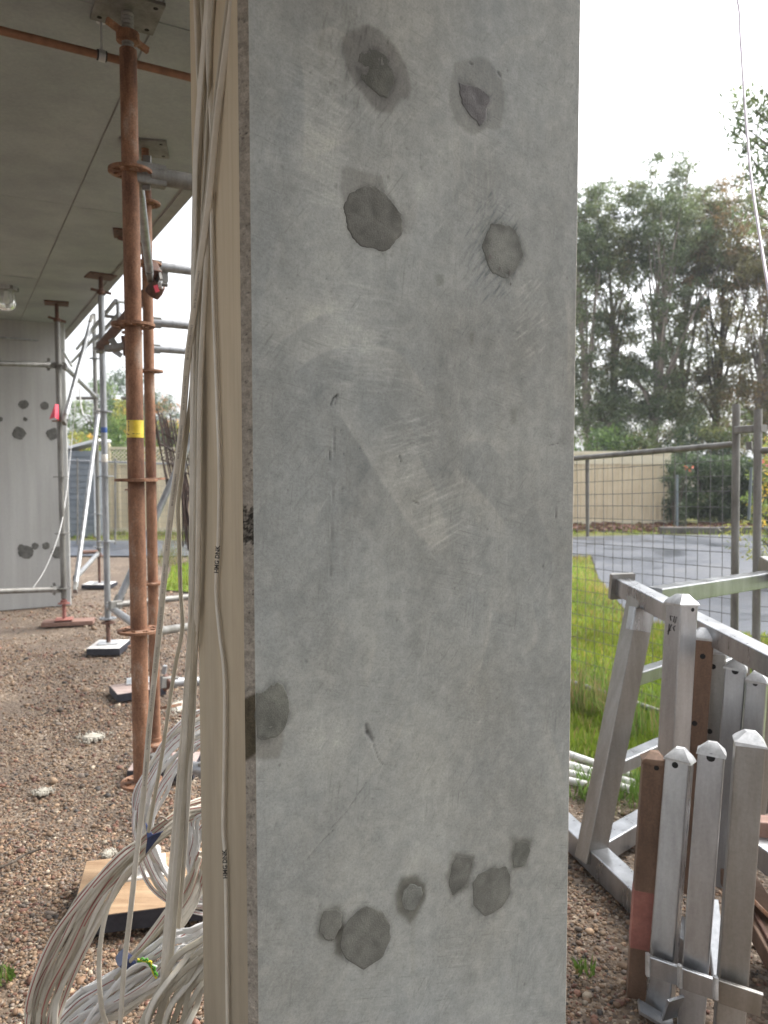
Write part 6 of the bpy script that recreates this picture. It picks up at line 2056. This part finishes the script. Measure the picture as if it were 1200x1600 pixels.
# the face turned to the left of the viewer is -x or -y: take the one that looks left
nl = -xx if (-xx).x < (-yy).x else -yy
tl_ = yy if nl == -xx else xx
rs_ = random.Random(4)
for (s0, h0, s1, h1) in [(-0.018, 0.035, -0.012, 0.055), (-0.010, 0.034, -0.006, 0.052), (-0.004, 0.036, 0.008, 0.036), (0.008, 0.036, 0.004, 0.050), (-0.016, 0.062, -0.006, 0.068), (-0.006, 0.068, -0.012, 0.078), (0.0, 0.060, 0.014, 0.090), (0.002, 0.078, 0.016, 0.084), (0.010, 0.060, 0.012, 0.094)]:
    q0 = a + nl * 0.0338 + tl_ * s0 - ax * h0
    q1 = a + nl * 0.0338 + tl_ * s1 - ax * h1
    bb.bar(q0, q1, 0.0016, 0.0016)
bb.build('pen_marks', M['ink'], p1e)
capped_post('brown stained post with a pale cap next to the scribbled post', (1098, 996), (1070, 1390), 2.42, 2.40, 0.060, R(-16), 'brown_steel', holes=[(0.055, 0.0, 0.0085, 'f'), (0.27, -0.01, 0.0085, 'f')])
capped_post('grey post with two dark bolt holes right of the brown stained post', (1120, 1018), (1098, 1360), 2.46, 2.44, 0.058, R(-24), 'galv_grime', holes=[(0.045, -0.008, 0.0085, 'f'), (0.255, -0.006, 0.0085, 'f')])
capped_post('grey post with a hole tucked under its cap in the middle of the rear row', (1150, 1043), (1124, 1380), 2.36, 2.34, 0.060, R(-28), 'galv_new', holes=[(0.006, 0.0, 0.010, 'f')])
capped_post('rear row post closest to the right edge of the picture', (1183, 1064), (1162, 1380), 2.30, 2.28, 0.057, R(-32), 'galv_new', holes=[(0.004, -0.002, 0.007, 'f')])
NR = 'capped posts of the near row'
e0 = capped_post('brown post with a red painted lower half at the left of the near row', (1021, 1188), (993, 1600), 2.12, 2.06, 0.060, R(-14), 'brown_steel', NR, capm='brown_steel', holes=[(0.012, 0.006, 0.007, 'f')], caph=0.026)
# red primer on its lower half: a coat just proud of the steel
a, c = P(1021, 1188, 2.12), P(993, 1600, 2.06)
MB().bar(c.lerp(a, 0.30), c.lerp(a, 0.515), 0.0615, 0.0615, Vector((math.sin(R(-14)), -math.cos(R(-14)), 0)), 0.004).build('red_coat', M['rosered'], e0)
capped_post('galvanised near row post with a bolt hole left of the cap ridge', (1062, 1186), (1028, 1610), 2.08, 2.00, 0.064, R(-34), 'galv_new', NR, holes=[(0.012, -0.004, 0.0085, 'f')])
capped_post('galvanised near row post with a half hidden hole under its cap', (1112, 1176), (1078, 1625), 2.00, 1.93, 0.065, R(-26), 'galv_new', NR, holes=[(0.006, 0.0, 0.011, 'f')])
capped_post('galvanised near row post furthest right and nearest the viewer', (1171, 1160), (1136, 1640), 1.86, 1.80, 0.066, R(-20), 'galv_grime', NR)
col_ = empty('welded_collar', P(1095, 1530, 1.92), 'flat galvanised collar strip wrapped round the feet of the near row posts', 'steel strip')
MB().bar(P(1012, 1507, 1.985), P(1066, 1526, 1.95), 0.012, 0.052, bev=0.002).build('strip', M['galv_new'], col_)
MB().bar(P(1060, 1525, 1.905), P(1122, 1547, 1.868), 0.012, 0.054, bev=0.002).build('strip', M['galv_new'], col_)
MB().bar(P(1116, 1545, 1.772), P(1190, 1570, 1.73), 0.012, 0.056, bev=0.002).build('strip', M['galv_grime'], col_)
for q_ in ((1012, 1490, 1.975), (1062, 1508, 1.895), (1118, 1526, 1.765)):
    MB().bar(P(q_[0], q_[1], q_[2]), P(q_[0], q_[1] + 34, q_[2] - 0.004), 0.010, 0.016, Vector((0, 1, 0)), 0.003).build('weld_bead', M['cap'], col_, smooth=60)
b = MB()
for (x0, y0, x1, y1, d) in [(998, 1572, 1052, 1604, 1.96), (1046, 1590, 1056, 1560, 1.93)]:
    b.bar(P(x0, y0, d), P(x1, y1, d - 0.02), 0.05, 0.008)
b.build('foot_flange', M['galv_new'], col_)
# blue grey stays and rusty plates glimpsed between and behind the near row
MB().bar(P(1110, 1405, 2.08), P(1128, 1560, 1.96), 0.045, 0.012, Vector((0.2, -1, 0)), 0.003).build('steel_flat', M['zinc'], label='bright flat steel stay between the second and third near row posts', cat='steel flat')
rp = empty('rusty_channel', P(1190, 1500, 1.95), 'rusty brown steel channel lying in the frame at the right edge', 'steel channel')
MB().bar(P(1128, 1330, 2.42), P(1262, 1560, 1.9), 0.10, 0.05, Vector((0, 0, 1)), 0.004).build('web', M['brown_steel'], rp)
MB().bar(P(1122, 1345, 2.40), P(1250, 1580, 1.87), 0.012, 0.09, Vector((0, 0, 1)), 0.003).build('flange', M['rust_dark'], rp)
MB().bar(P(1160, 1390, 2.2), P(1290, 1520, 2.1), 0.16, 0.012, Vector((0, 0.3, 1)), 0.003).build('rust_plate', M['rust'], rp)
MB().bar(P(1118, 1244, 2.75), P(1300, 1240, 2.85), 0.16, 0.07, Vector((0, 0, 1)), 0.004).build('timber_packer', M['timber'], label='dark brown timber packer under the cross rail at the right edge', cat='timber')
MB().bar(P(1178, 1290, 2.3), P(1300, 1300, 2.3), 0.06, 0.05, Vector((0, 0, 1)), 0.004).build('timber_batten', M['board_brown'], label='pinkish timber batten behind the nearest capped post', cat='timber')
MB().bar(P(1196, 880, 3.6), P(1240, 905, 3.4), 0.07, 0.07, bev=0.004).build('steel_stub', M['galv_grime'], label='short steel stub on the top rail at the right edge', cat='steel bar')

# ------------------------------------------------------------------ drizzle haze over the whole site
hm = bpy.data.materials.new('drizzle_haze')
hm.use_nodes = True
hn, hl = hm.node_tree.nodes, hm.node_tree.links
hn.clear()
pv = hn.new('ShaderNodeVolumePrincipled')
pv.inputs['Color'].default_value = (0.92, 0.95, 1.0, 1)
pv.inputs['Density'].default_value = 0.0014
ho = hn.new('ShaderNodeOutputMaterial')
hl.new(pv.outputs[0], ho.inputs['Volume'])
hb = MB()
hb.box((0, 100, 6.5), (840, 1040, 15.2))
hz = hb.build('haze', hm, kind='stuff', label='thin drizzle haze over the whole site')
